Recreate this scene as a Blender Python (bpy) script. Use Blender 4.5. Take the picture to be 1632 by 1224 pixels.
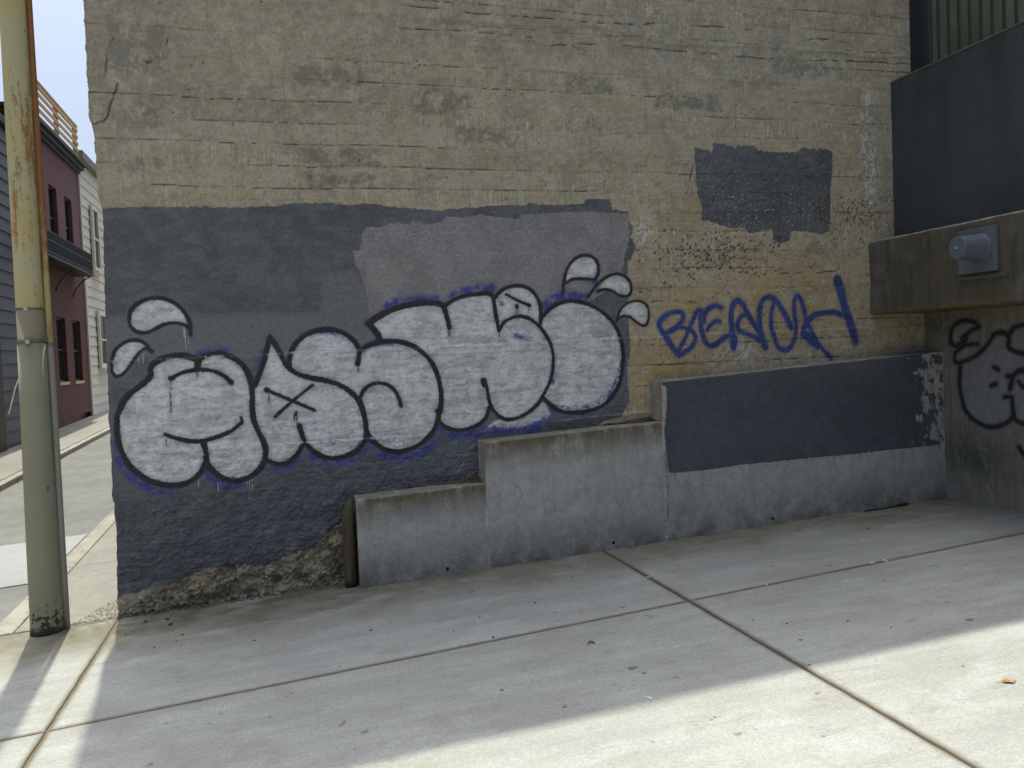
import bpy, bmesh, math, random
import numpy as np
from mathutils import Matrix, Vector

# ------------------------------------------------------------------ camera, sky, sun, exposure
scn = bpy.context.scene
for o in list(bpy.data.objects): bpy.data.objects.remove(o)
COL = scn.collection
cam_d = bpy.data.cameras.new('camera'); cam = bpy.data.objects.new('camera', cam_d); COL.objects.link(cam)
cam_d.sensor_fit = 'HORIZONTAL'; cam_d.sensor_width = 36.0; cam_d.lens = 29.008; cam_d.clip_end = 2000; cam_d.clip_start = .05
CAM_ROT = ((0.962485, 0.050108, -0.266666), (-0.268061, 0.023437, -0.963117), (-0.04201, 0.998469, 0.03599))
cam.matrix_world = Matrix.Translation((1.1, -5.797, 1.6)) @ Matrix(CAM_ROT).to_4x4()
scn.camera = cam
SUN_EL, SUN_AZ = math.radians(74.5), math.radians(-5.0)      # azimuth from +Y towards +X
wd = bpy.data.worlds.new('World'); scn.world = wd; wd.use_nodes = True
wn = wd.node_tree.nodes; bg = wn['Background']
sky = wn.new('ShaderNodeTexSky'); sky.sky_type = 'NISHITA'; sky.sun_disc = False
sky.sun_elevation = SUN_EL; sky.sun_rotation = SUN_AZ; sky.air_density = 0.35; sky.dust_density = 6.5; sky.ozone_density = 9.0
wd.node_tree.links.new(sky.outputs[0], bg.inputs[0]); bg.inputs[1].default_value = 0.15
sl = bpy.data.lights.new('sun', 'SUN'); sl.energy = 2.0; sl.angle = math.radians(0.55); sl.color = (.985, 1.0, .995)
sun = bpy.data.objects.new('sun', sl); COL.objects.link(sun)
sdir = Vector((math.sin(SUN_AZ)*math.cos(SUN_EL), math.cos(SUN_AZ)*math.cos(SUN_EL), math.sin(SUN_EL)))
sun.rotation_euler = (-sdir).to_track_quat('-Z', 'Y').to_euler(); sun.location = (0, 0, 30)
scn.view_settings.view_transform = 'Standard'; scn.view_settings.look = 'None'
scn.view_settings.exposure = 1.22; scn.view_settings.gamma = 1.0
scn.view_settings.use_white_balance = True; scn.view_settings.white_balance_temperature = 7500; scn.view_settings.white_balance_tint = 0.0
scn.render.engine = 'CYCLES'
scn.cycles.max_bounces = 6; scn.cycles.diffuse_bounces = 3; scn.cycles.glossy_bounces = 2

# ------------------------------------------------------------------ paint outlines on the walls, in metres (x or -y along the wall, z up)
C_POS=[1.1002, -5.7971, 1.6]
C_ROT=[[0.962485, 0.050108, -0.266666], [-0.268061, 0.023437, -0.963117], [-0.04201, 0.998469, 0.03599]]
BLACK = [
  (0.0191,[(0.557,1.65),(0.504,1.676),(0.432,1.684),(0.361,1.671),(0.3,1.642),(0.271,1.599),(0.273,1.567),(0.241,1.525),(0.186,1.483),(0.138,1.448),(0.101,1.406),(0.069,1.344),(0.05,1.27),(0.048,1.182),(0.066,1.092),(0.102,1.001),(0.157,0.933),(0.235,0.874),(0.328,0.84),(0.411,0.833),(0.485,0.856),(0.542,0.903),(0.575,0.959),(0.586,1.003),(0.578,1.069),(0.568,1.108)]),
  (0.0189,[(0.561,1.612),(0.581,1.656),(0.637,1.682),(0.71,1.683),(0.782,1.656),(0.836,1.613),(0.876,1.546),(0.894,1.466),(0.895,1.388),(0.891,1.309),(0.897,1.23),(0.924,1.149),(0.952,1.082),(0.962,1.028),(0.957,0.976),(0.939,0.931),(0.905,0.887),(0.853,0.852),(0.79,0.833),(0.728,0.838),(0.668,0.867),(0.621,0.91),(0.593,0.951),(0.58,1.004)]),
  (0.0154,[(0.557,1.663),(0.556,1.625),(0.557,1.584)]),
  (0.0141,[(0.395,1.536),(0.45,1.565),(0.523,1.581),(0.595,1.584),(0.667,1.568),(0.727,1.533),(0.768,1.488)]),
  (0.0142,[(0.34,1.171),(0.404,1.143),(0.475,1.121),(0.553,1.112),(0.62,1.124),(0.695,1.145),(0.758,1.173),(0.815,1.216)]),
  (0.0091,[(0.817,1.255),(0.824,1.215)]),
  (0.017,[(1.026,1.786),(1.003,1.697),(0.977,1.606),(0.944,1.529),(0.915,1.465)]),
  (0.0174,[(1.029,1.781),(1.073,1.708),(1.101,1.641),(1.13,1.587),(1.154,1.559),(1.204,1.524),(1.28,1.497),(1.37,1.476),(1.46,1.444),(1.537,1.393),(1.588,1.336),(1.617,1.253),(1.636,1.171),(1.636,1.089),(1.613,1.022),(1.557,0.972),(1.489,0.943),(1.409,0.935),(1.331,0.955),(1.268,1.0),(1.226,1.056),(1.203,1.118),(1.193,1.172)]),
  (0.0172,[(0.959,0.962),(1.008,0.932),(1.071,0.921),(1.13,0.943),(1.177,0.993),(1.208,1.044),(1.226,1.056)]),
  (0.0112,[(0.989,1.429),(1.295,1.275)]),
  (0.0113,[(1.29,1.446),(1.156,1.347),(1.037,1.248)]),
  (0.0093,[(1.174,1.266),(1.173,1.25)]),
  (0.0173,[(1.19,1.179),(1.186,1.166)]),
  (0.0171,[(0.995,1.428),(0.988,1.429)]),
  (0.0166,[(0.391,1.536),(0.403,1.538)]),
  (0.0156,[(0.762,1.499),(0.765,1.492)]),
  (0.018,[(1.146,1.579),(1.149,1.639),(1.174,1.704),(1.222,1.761),(1.295,1.805),(1.374,1.823),(1.459,1.817),(1.53,1.787),(1.587,1.735),(1.615,1.68),(1.612,1.619),(1.602,1.579)]),
  (0.0139,[(0.158,1.931),(0.172,1.981),(0.209,2.024),(0.269,2.054),(0.34,2.063),(0.41,2.045),(0.473,1.999),(0.512,1.94),(0.529,1.882),(0.528,1.818)]),
  (0.0114,[(0.527,1.837),(0.514,1.867),(0.479,1.89),(0.42,1.898),(0.366,1.887),(0.312,1.861),(0.264,1.84),(0.211,1.844),(0.172,1.874),(0.154,1.925)]),
  (0.0119,[(0.037,1.672),(0.055,1.722),(0.097,1.764),(0.151,1.791),(0.209,1.791),(0.254,1.764),(0.286,1.713)]),
  (0.01,[(0.287,1.719),(0.252,1.737),(0.216,1.718),(0.179,1.673),(0.135,1.612),(0.098,1.576),(0.058,1.565),(0.036,1.597),(0.032,1.66)]),
  (0.0033,[(1.003,1.408),(1.0,1.349)]),
  (0.0033,[(1.162,1.251),(1.157,1.207)]),
  (0.0033,[(1.177,1.25),(1.174,1.193)]),
  (0.0032,[(0.39,1.517),(0.388,1.466)]),
  (0.0032,[(0.344,1.136),(0.342,1.098)]),
  (0.0034,[(1.607,1.572),(1.605,1.538)]),
  (0.0032,[(0.559,1.58),(0.557,1.535)]),
  (0.0032,[(0.386,1.441),(0.382,1.313)]),
  (0.0176,[(1.616,1.661),(1.657,1.693),(1.725,1.717),(1.805,1.728),(1.899,1.721),(1.979,1.694),(2.045,1.651),(2.111,1.58),(2.149,1.503),(2.17,1.42),(2.179,1.324),(2.171,1.242),(2.147,1.161),(2.116,1.087),(2.065,1.029),(2.001,0.985),(1.917,0.957),(1.836,0.949),(1.756,0.975),(1.698,1.02),(1.654,1.07),(1.637,1.125),(1.633,1.192),(1.623,1.26),(1.606,1.321)]),
  (0.0134,[(1.607,1.341),(1.629,1.387),(1.677,1.425),(1.738,1.438),(1.798,1.425),(1.843,1.389),(1.874,1.333),(1.889,1.272)]),
  (0.0227,[(1.768,1.736),(1.741,1.79),(1.71,1.831),(1.689,1.852)]),
  (0.0216,[(1.689,1.856),(1.774,1.91),(1.869,1.95),(1.979,1.978),(2.088,1.989),(2.171,1.983),(2.223,1.965)]),
  (0.0191,[(2.223,1.965),(2.243,1.897),(2.26,1.811)]),
  (0.0041,[(2.257,1.814),(2.255,1.752)]),
  (0.0042,[(2.624,1.775),(2.622,1.73)]),
  (0.004,[(1.605,1.568),(1.604,1.528)]),
  (0.0152,[(2.239,1.965),(2.297,2.005),(2.382,2.03),(2.468,2.042),(2.539,2.047),(2.581,2.033),(2.594,1.998),(2.602,1.914),(2.613,1.844),(2.624,1.775)]),
  (0.014,[(2.602,2.011),(2.64,2.052),(2.699,2.086),(2.787,2.098),(2.859,2.076),(2.908,2.033),(2.942,1.962),(2.947,1.891),(2.941,1.821),(2.935,1.793)]),
  (0.0133,[(2.624,1.775),(2.659,1.829),(2.718,1.862),(2.791,1.874),(2.864,1.851),(2.928,1.8),(2.977,1.735),(3.011,1.663),(3.03,1.577),(3.023,1.477),(2.992,1.379),(2.944,1.296),(2.896,1.228),(2.82,1.169),(2.73,1.132),(2.657,1.126),(2.6,1.154),(2.559,1.198),(2.535,1.249),(2.523,1.305),(2.516,1.361),(2.497,1.415)]),
  (0.0208,[(2.492,1.418),(2.498,1.39)]),
  (0.0152,[(2.143,1.223),(2.16,1.146),(2.2,1.102),(2.269,1.074),(2.339,1.073),(2.411,1.089),(2.469,1.12),(2.507,1.166),(2.528,1.221)]),
  (0.0098,[(2.689,2.037),(2.767,1.994),(2.861,1.95)]),
  (0.0154,[(2.767,1.952),(2.768,1.943)]),
  (0.014,[(2.854,1.957),(2.862,1.951)]),
  (0.0035,[(2.759,1.945),(2.757,1.896)]),
  (0.0035,[(2.777,1.945),(2.775,1.889)]),
  (0.0035,[(2.859,1.95),(2.858,1.915)]),
  (0.0151,[(2.944,1.835),(2.968,1.876),(3.03,1.931),(3.107,1.965),(3.198,1.977),(3.288,1.96),(3.379,1.922),(3.454,1.87),(3.513,1.81),(3.55,1.744),(3.577,1.656),(3.589,1.554),(3.577,1.452),(3.55,1.352),(3.499,1.267),(3.426,1.198),(3.332,1.16),(3.224,1.145),(3.118,1.151),(3.043,1.177),(2.985,1.223),(2.935,1.276)]),
  (0.0121,[(3.122,2.035),(3.135,2.113),(3.153,2.184),(3.194,2.254),(3.257,2.303),(3.333,2.313),(3.393,2.281),(3.414,2.223),(3.404,2.166),(3.375,2.135),(3.28,2.139),(3.204,2.136),(3.15,2.11)]),
  (0.0108,[(3.32,2.003),(3.385,2.08),(3.465,2.143),(3.551,2.171),(3.621,2.155),(3.666,2.104),(3.671,2.031),(3.631,2.003),(3.568,2.012),(3.523,2.042),(3.461,2.057),(3.399,2.044)]),
  (0.0087,[(3.545,1.817),(3.58,1.903),(3.644,1.952),(3.724,1.965),(3.794,1.934),(3.812,1.867),(3.797,1.795),(3.764,1.774),(3.717,1.797),(3.656,1.843),(3.593,1.852),(3.553,1.824)]),
]
SILVER = [
  [(0.557,1.65),(0.504,1.676),(0.432,1.684),(0.361,1.671),(0.3,1.642),(0.271,1.599),(0.273,1.567),(0.241,1.525),(0.186,1.483),(0.138,1.448),(0.101,1.406),(0.069,1.344),(0.05,1.27),(0.048,1.182),(0.066,1.092),(0.102,1.001),(0.157,0.933),(0.235,0.874),(0.328,0.84),(0.411,0.833),(0.485,0.856),(0.542,0.903),(0.581,0.958),(0.621,0.91),(0.668,0.867),(0.728,0.838),(0.79,0.833),(0.853,0.852),(0.905,0.887),(0.939,0.931),(0.957,0.976),(0.962,1.028),(0.952,1.082),(0.924,1.149),(0.897,1.23),(0.891,1.309),(0.895,1.388),(0.894,1.466),(0.876,1.546),(0.836,1.613),(0.782,1.656),(0.71,1.683),(0.637,1.682),(0.581,1.656)],
  [(1.154,1.559),(1.204,1.524),(1.28,1.497),(1.37,1.476),(1.46,1.444),(1.537,1.393),(1.588,1.336),(1.617,1.253),(1.636,1.171),(1.636,1.089),(1.613,1.022),(1.557,0.972),(1.489,0.943),(1.409,0.935),(1.331,0.955),(1.268,1.0),(1.225,1.049),(1.177,0.993),(1.13,0.943),(1.071,0.921),(1.008,0.932),(0.959,0.962),(0.952,1.082),(0.897,1.23),(0.891,1.309),(0.915,1.465),(0.944,1.529),(0.977,1.606),(1.003,1.697),(1.03,1.736),(1.072,1.694),(1.101,1.641),(1.13,1.587)],
  [(1.146,1.579),(1.149,1.639),(1.174,1.704),(1.222,1.761),(1.295,1.805),(1.374,1.823),(1.459,1.817),(1.53,1.787),(1.587,1.735),(1.615,1.68),(1.612,1.619),(1.635,1.483),(1.62,1.321),(1.537,1.393),(1.46,1.444),(1.28,1.497),(1.178,1.531)],
  [(1.616,1.661),(1.657,1.693),(1.725,1.717),(1.805,1.728),(1.899,1.721),(1.979,1.694),(2.045,1.651),(2.111,1.58),(2.149,1.503),(2.17,1.42),(2.179,1.324),(2.171,1.242),(2.147,1.161),(2.116,1.087),(2.065,1.029),(2.001,0.985),(1.917,0.957),(1.836,0.949),(1.756,0.975),(1.698,1.02),(1.654,1.07),(1.637,1.125),(1.633,1.192),(1.623,1.26),(1.606,1.321)],
  [(1.772,1.729),(1.71,1.838),(1.869,1.947),(2.088,1.982),(2.225,1.963),(2.297,2.002),(2.382,2.027),(2.539,2.043),(2.594,1.998),(2.613,1.844),(2.624,1.775),(2.659,1.829),(2.718,1.862),(2.791,1.874),(2.864,1.851),(2.928,1.8),(2.977,1.735),(3.011,1.663),(3.03,1.577),(3.023,1.477),(2.992,1.379),(2.944,1.296),(2.896,1.228),(2.82,1.169),(2.73,1.132),(2.657,1.126),(2.6,1.154),(2.531,1.221),(2.507,1.166),(2.469,1.12),(2.411,1.089),(2.339,1.073),(2.269,1.074),(2.2,1.102),(2.16,1.146),(2.156,1.215),(2.179,1.324),(2.149,1.503),(2.045,1.651),(1.899,1.721)],
  [(2.602,2.011),(2.64,2.052),(2.699,2.086),(2.787,2.098),(2.859,2.076),(2.908,2.033),(2.942,1.962),(2.947,1.891),(2.94,1.807),(2.864,1.851),(2.791,1.874),(2.718,1.862),(2.659,1.829),(2.624,1.775)],
  [(2.944,1.835),(2.968,1.876),(3.03,1.931),(3.107,1.965),(3.198,1.977),(3.288,1.96),(3.379,1.922),(3.454,1.87),(3.513,1.81),(3.55,1.744),(3.577,1.656),(3.589,1.554),(3.577,1.452),(3.55,1.352),(3.499,1.267),(3.426,1.198),(3.332,1.16),(3.224,1.145),(3.118,1.151),(3.043,1.177),(2.985,1.223),(2.935,1.276),(2.992,1.379),(3.023,1.477),(3.03,1.577),(3.011,1.663),(2.964,1.763)],
  [(2.496,1.076),(2.584,1.127),(2.73,1.125),(2.88,1.201),(2.941,1.24),(2.969,1.196),(2.982,1.138),(2.875,1.087),(2.712,1.062)],
  [(0.162,1.931),(0.178,1.981),(0.215,2.018),(0.269,2.048),(0.34,2.055),(0.41,2.038),(0.467,1.992),(0.506,1.94),(0.52,1.867),(0.479,1.896),(0.42,1.901),(0.366,1.89),(0.312,1.866),(0.264,1.845),(0.212,1.85),(0.175,1.878)],
  [(0.039,1.672),(0.058,1.719),(0.1,1.758),(0.15,1.783),(0.208,1.785),(0.236,1.763),(0.249,1.742),(0.216,1.722),(0.179,1.679),(0.135,1.618),(0.099,1.582),(0.058,1.571),(0.04,1.6)],
  [(3.158,2.12),(3.161,2.184),(3.201,2.247),(3.264,2.293),(3.333,2.303),(3.385,2.274),(3.406,2.223),(3.396,2.166),(3.364,2.141),(3.204,2.14)],
  [(3.415,2.065),(3.472,2.133),(3.551,2.161),(3.613,2.145),(3.655,2.097),(3.655,2.032),(3.623,2.013),(3.569,2.026),(3.523,2.052),(3.462,2.064)],
  [(3.57,1.852),(3.587,1.903),(3.647,1.942),(3.723,1.954),(3.783,1.927),(3.8,1.868),(3.786,1.802),(3.764,1.785),(3.718,1.812),(3.656,1.854)],
]
DRIPS = [
  (0.004,[(0.496,1.87),(0.494,1.723)]),
  (0.004,[(0.516,1.857),(0.514,1.755)]),
  (0.004,[(0.485,1.884),(0.486,1.794)]),
  (0.004,[(0.212,1.709),(0.211,1.602)]),
  (0.004,[(0.233,1.708),(0.23,1.639)]),
  (0.004,[(0.204,1.703),(0.201,1.653)]),
  (0.004,[(0.847,0.826),(0.843,0.697)]),
  (0.004,[(0.867,0.831),(0.865,0.765)]),
  (0.004,[(0.83,0.827),(0.829,0.791)]),
  (0.004,[(0.65,0.829),(0.647,0.771)]),
  (0.004,[(0.53,0.865),(0.527,0.807)]),
  (0.004,[(0.663,0.828),(0.662,0.809)]),
]
BLUE = [
  (0.0254,[(0.046,1.132),(0.089,0.97),(0.155,0.895),(0.245,0.837),(0.338,0.806)]),
  (0.0195,[(0.596,0.899),(0.654,0.835),(0.726,0.803),(0.801,0.806)]),
  (0.0229,[(1.28,0.965),(1.368,0.912),(1.487,0.916),(1.597,0.983),(1.64,1.034)]),
  (0.0172,[(1.163,0.954),(1.109,0.911),(1.019,0.898)]),
  (0.0126,[(0.125,1.429),(0.087,1.369)]),
  (0.0142,[(0.576,1.682),(0.65,1.701),(0.748,1.701)]),
  (0.0118,[(0.983,1.685),(0.953,1.581)]),
  (0.0147,[(1.256,1.793),(1.386,1.802),(1.516,1.778)]),
  (0.015,[(1.649,1.075),(1.705,1.002)]),
  (0.0202,[(1.83,1.975),(1.926,2.006),(2.048,2.013),(2.172,2.005)]),
  (0.0247,[(2.262,2.005),(2.341,2.045),(2.455,2.07),(2.583,2.078)]),
  (0.0241,[(2.971,1.947),(3.048,1.99),(3.184,2.016),(3.29,1.999)]),
  (0.0147,[(1.642,1.66),(1.71,1.698),(1.818,1.707),(1.951,1.682)]),
  (0.0204,[(1.741,0.936),(1.875,0.913),(2.026,0.942),(2.113,1.026)]),
  (0.0293,[(2.172,1.097),(2.295,1.044),(2.466,1.057),(2.64,1.067),(2.829,1.055),(2.951,1.111)]),
  (0.0288,[(2.999,1.194),(3.134,1.172),(3.286,1.177),(3.412,1.228),(3.509,1.324),(3.553,1.439)]),
  (0.0174,[(3.556,1.715),(3.574,1.569),(3.561,1.453)]),
  (0.0208,[(2.644,1.997),(2.657,1.969)]),
  (0.021,[(2.742,1.736),(2.792,1.72),(2.857,1.704)]),
  (0.0156,[(3.025,1.449),(3.014,1.378)]),
  (0.0186,[(3.325,2.124),(3.379,2.12)]),
  (0.0241,[(1.558,0.996),(1.612,1.033)]),
]
TAG = [
  (0.0211,[(4.05,1.535),(3.975,1.635),(3.917,1.724),(3.895,1.775),(3.921,1.823),(3.99,1.865),(4.066,1.872),(4.099,1.849),(4.091,1.806),(4.034,1.752),(3.964,1.717)]),
  (0.0187,[(3.957,1.708),(4.02,1.748),(4.102,1.749),(4.17,1.716),(4.196,1.665),(4.166,1.603),(4.109,1.562),(4.05,1.535)]),
  (0.0175,[(4.033,1.546),(4.099,1.656),(4.173,1.791),(4.218,1.871),(4.253,1.879)]),
  (0.0214,[(4.253,1.879),(4.246,1.801),(4.253,1.713),(4.278,1.637),(4.319,1.6),(4.376,1.614),(4.448,1.662),(4.52,1.673),(4.542,1.627),(4.528,1.577)]),
  (0.0201,[(4.277,1.788),(4.284,1.85),(4.316,1.887),(4.38,1.911),(4.431,1.894)]),
  (0.0176,[(4.299,1.724),(4.34,1.773),(4.397,1.793),(4.417,1.784)]),
  (0.0229,[(4.523,1.577),(4.518,1.704),(4.514,1.831),(4.531,1.907),(4.572,1.944),(4.615,1.924),(4.655,1.853),(4.71,1.762),(4.779,1.657),(4.819,1.568)]),
  (0.0203,[(4.578,1.702),(4.566,1.754),(4.596,1.816),(4.655,1.846)]),
  (0.0192,[(4.578,1.709),(4.649,1.681),(4.735,1.646),(4.791,1.605)]),
  (0.0231,[(4.794,1.599),(4.773,1.696),(4.762,1.799),(4.772,1.888),(4.803,1.951),(4.863,1.969),(4.92,1.936),(4.962,1.883),(5.018,1.791),(5.049,1.719)]),
  (0.0195,[(4.897,1.911),(4.872,1.834),(4.869,1.731),(4.895,1.64),(4.936,1.561),(5.01,1.543),(5.072,1.608),(5.093,1.711),(5.086,1.815),(5.082,1.906),(5.106,1.97),(5.143,1.95),(5.171,1.878),(5.197,1.773),(5.239,1.68),(5.297,1.587),(5.355,1.519),(5.415,1.461)]),
  (0.0236,[(5.156,1.657),(5.181,1.735),(5.258,1.804),(5.35,1.828),(5.457,1.831),(5.534,1.807)]),
  (0.034,[(5.164,1.676),(5.222,1.622),(5.296,1.567)]),
  (0.037,[(5.497,2.094),(5.525,2.014),(5.552,1.908),(5.588,1.801),(5.623,1.694),(5.654,1.587)]),
  (0.0231,[(4.792,1.618),(4.805,1.566)]),
]
SLATE = [
  [(-0.112,2.631),(0.052,2.644),(0.368,2.654),(0.644,2.652),(0.653,2.672),(0.675,2.648),(1.113,2.659),(1.216,2.681),(1.444,2.687),(1.612,2.671),(1.72,2.685),(1.958,2.657),(2.224,2.636),(2.316,2.655),(2.555,2.665),(2.583,2.679),(2.866,2.681),(2.886,2.695),(3.069,2.683),(3.315,2.694),(3.326,2.731),(3.527,2.733),(3.544,2.653),(3.676,2.635),(3.673,2.569),(3.713,2.532),(3.689,2.447),(3.727,2.38),(3.693,2.305),(3.651,2.258),(3.646,2.012),(3.644,1.584),(3.611,1.395),(3.624,1.204),(3.553,1.093),(3.398,1.065),(3.294,0.986),(2.514,0.901),(2.413,0.726),(2.135,0.681),(1.621,0.613),(1.461,0.601),(1.447,0.489),(1.333,0.421),(1.244,0.334),(1.076,0.3),(1.013,0.268),(0.909,0.232),(0.781,0.263),(0.669,0.263),(0.55,0.263),(0.451,0.228),(0.313,0.19),(0.198,0.178),(0.113,0.151),(0.046,0.163),(0.014,0.122),(-0.251,0.133)],
]
PATCH = [
  [(4.24,3.139),(4.272,3.13),(4.369,3.118),(4.39,3.094),(4.404,3.177),(4.479,3.169),(4.577,3.148),(4.61,3.129),(4.611,3.163),(4.778,3.153),(4.788,3.124),(4.951,3.118),(5.157,3.118),(5.182,3.154),(5.327,3.152),(5.338,3.133),(5.351,3.158),(5.445,3.15),(5.486,3.131),(5.475,2.99),(5.458,2.838),(5.446,2.635),(5.429,2.493),(5.375,2.462),(5.316,2.473),(5.235,2.483),(5.084,2.493),(5.058,2.413),(4.983,2.398),(4.915,2.414),(4.901,2.503),(4.817,2.508),(4.787,2.478),(4.686,2.478),(4.655,2.523),(4.565,2.513),(4.456,2.532),(4.348,2.571),(4.284,2.571),(4.287,2.677),(4.25,2.822),(4.245,2.966)],
]
WARM = [
  [(1.68,2.487),(1.704,2.521),(1.82,2.521),(1.865,2.547),(1.997,2.543),(2.033,2.565),(2.078,2.565),(2.112,2.543),(2.175,2.548),(2.248,2.566),(2.277,2.597),(2.381,2.588),(2.543,2.616),(2.636,2.594),(2.805,2.581),(2.825,2.613),(2.969,2.622),(3.164,2.633),(3.362,2.638),(3.665,2.626),(3.678,2.437),(3.626,2.296),(3.593,2.107),(3.335,1.972),(2.942,1.981),(2.191,1.909),(1.701,1.836),(1.69,2.053),(1.657,2.184),(1.619,2.271),(1.606,2.357),(1.657,2.366)],
]
MID = [
  [(-0.222,1.952),(0.638,1.939),(0.995,1.942),(1.199,1.936),(1.365,1.936),(1.384,2.06),(1.387,2.201),(1.539,2.22),(1.6,2.237),(1.692,2.097),(1.744,1.834),(1.736,1.66),(0.9,1.651),(0.241,1.678),(-0.234,1.738)],
]
TEAL = [
  [(0.695,0.544),(0.724,0.558),(0.783,0.548),(0.799,0.534),(0.787,0.39),(0.793,0.262),(0.747,0.233),(0.676,0.254),(0.692,0.4)],
]
CRACKS = [
  (0.006,[(0.494,3.733),(0.451,3.639),(0.373,3.582),(0.335,3.584)]),
  (0.006,[(0.179,3.433),(0.136,3.325),(0.11,3.236),(0.078,3.196),(0.033,3.178),(-0.01,3.177)]),
  (0.006,[(0.108,3.481),(0.132,3.64),(0.165,3.721)]),
  (0.006,[(2.975,3.866),(3.07,3.844),(3.216,3.853),(3.362,3.829),(3.24,3.859),(3.413,3.873),(3.715,3.873),(4.077,3.865),(4.182,3.857),(4.559,3.854),(5.062,3.848),(5.468,3.86),(5.827,3.869),(6.271,3.872)]),
  (0.006,[(2.024,4.059),(2.289,4.051),(2.561,4.035),(2.982,4.037),(3.37,4.031),(3.773,4.034),(4.085,4.069),(4.35,4.062),(4.788,4.062)]),
  (0.006,[(4.381,2.727),(4.574,2.738),(4.881,2.731)]),
  (0.006,[(5.239,4.006),(5.415,4.027),(5.651,4.016)]),
  (0.004,[(1.843,3.901),(2.06,3.902),(2.555,3.902),(2.74,3.901),(2.976,3.893)]),
  (0.004,[(0.603,2.397),(0.698,2.347),(0.744,2.322)]),
  (0.004,[(4.653,3.413),(4.763,3.368)]),
  (0.004,[(4.139,2.724),(4.199,2.893),(4.23,3.004)]),
  (0.004,[(3.827,1.471),(4.253,1.462),(4.922,1.468),(5.509,1.474)]),
  (0.004,[(3.793,1.951),(4.004,1.956),(4.217,1.941)]),
  (0.004,[(4.946,2.154),(5.472,2.167),(5.493,2.269)]),
]
RIGHTBLACK = [
  (0.0155,[(0.374,1.371),(0.368,1.273),(0.371,1.147),(0.4,1.036),(0.45,0.969),(0.526,0.918),(0.617,0.886),(0.699,0.889),(0.779,0.915),(0.842,0.952),(0.866,1.006),(0.86,1.084),(0.858,1.123)]),
  (0.0144,[(0.289,1.541),(0.282,1.612),(0.311,1.668),(0.366,1.707),(0.445,1.715),(0.522,1.7),(0.571,1.663)]),
  (0.0144,[(0.571,1.663),(0.503,1.639),(0.451,1.607),(0.398,1.581)]),
  (0.0132,[(0.299,1.548),(0.325,1.512),(0.396,1.539),(0.45,1.572)]),
  (0.0132,[(0.323,1.456),(0.321,1.4),(0.365,1.378),(0.436,1.399),(0.514,1.426),(0.6,1.48),(0.667,1.546),(0.716,1.597)]),
  (0.0144,[(0.323,1.456),(0.378,1.497),(0.448,1.524),(0.551,1.528)]),
  (0.0155,[(0.7,1.591),(0.749,1.609),(0.811,1.601),(0.841,1.56),(0.84,1.502),(0.885,1.469),(0.93,1.455),(0.974,1.448)]),
  (0.0144,[(0.842,1.593),(0.873,1.631),(0.934,1.654),(0.993,1.658)]),
  (0.0144,[(0.702,1.345),(0.734,1.331)]),
  (0.0144,[(0.674,1.204),(0.715,1.218)]),
  (0.0179,[(0.819,1.28),(0.865,1.267),(0.847,1.188)]),
  (0.0179,[(0.865,1.28),(0.926,1.32),(0.986,1.32)]),
  (0.0144,[(0.917,1.242),(0.954,1.204),(0.998,1.218)]),
  (0.012,[(0.784,1.121),(0.861,1.124)]),
  (0.0167,[(0.866,1.006),(0.888,0.955),(0.947,0.933),(1.006,0.931)]),
  (0.0167,[(0.913,0.749),(0.942,0.713),(0.971,0.677)]),
  (0.0179,[(0.986,1.32),(1.1,1.284),(1.126,1.171),(1.067,1.043),(0.977,0.936)]),
]
RIGHTSILVER = [
  [(0.383,1.364),(0.445,1.399),(0.583,1.466),(0.7,1.571),(0.811,1.588),(0.854,1.475),(1.104,1.446),(1.155,1.197),(1.095,1.019),(1.007,0.938),(0.888,0.968),(0.842,0.952),(0.779,0.922),(0.699,0.896),(0.617,0.894),(0.526,0.925),(0.451,0.983),(0.4,1.05),(0.386,1.175)],
  [(0.308,1.555),(0.31,1.626),(0.383,1.693),(0.505,1.694),(0.537,1.658),(0.451,1.62),(0.379,1.56)],
  [(0.349,1.428),(0.377,1.476),(0.465,1.509),(0.533,1.501),(0.463,1.44),(0.393,1.406)],
  [(0.871,1.514),(0.888,1.604),(0.993,1.639),(1.108,1.621),(1.104,1.446),(0.974,1.454)],
]
BENCHPATCH = [
  [(3.729,1.392),(3.838,1.303),(3.839,1.2),(3.818,1.052),(3.809,0.968),(3.816,0.865),(3.834,0.675),(3.864,0.664),(4.114,0.663),(4.434,0.681),(4.763,0.685),(5.101,0.689),(5.449,0.689),(5.686,0.697),(6.113,0.702),(6.319,0.708),(6.34,0.801),(6.335,1.061),(6.335,1.268),(6.329,1.527),(5.713,1.575),(4.574,1.545),(3.782,1.436)],
]
BENCHCRACKS = [
  (0.003,[(3.817,0.639),(3.827,0.497),(3.812,0.38),(3.828,0.261)]),
  (0.003,[(2.826,0.53),(2.871,0.467),(2.898,0.442)]),
  (0.003,[(2.637,0.681),(2.691,0.631),(2.654,0.527)]),
  (0.003,[(1.643,0.43),(1.638,0.337)]),
]
STONES = [
  (0.186,-0.185),
  (0.316,-0.218),
  (0.353,-0.343),
  (0.139,-0.35),
  (0.106,-0.405),
  (0.45,-0.593),
  (0.427,-0.695),
  (0.315,-0.746),
  (1.505,-1.09),
  (1.939,-1.34),
  (2.123,-1.185),
  (2.114,-1.543),
  (1.514,-1.072),
  (0.867,-0.922),
  (2.488,-1.098),
  (3.427,-1.966),
  (3.544,-2.097),
  (4.584,-1.461),
  (3.945,-2.382),
  (3.825,-2.211),
  (5.156,-0.713),
]
CHIPS = [
  (2.534,-2.587),
  (4.602,-1.439),
  (4.703,-1.436),
  (2.102,-1.257),
  (3.82,-1.484),
  (3.286,-0.972),
]
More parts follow.
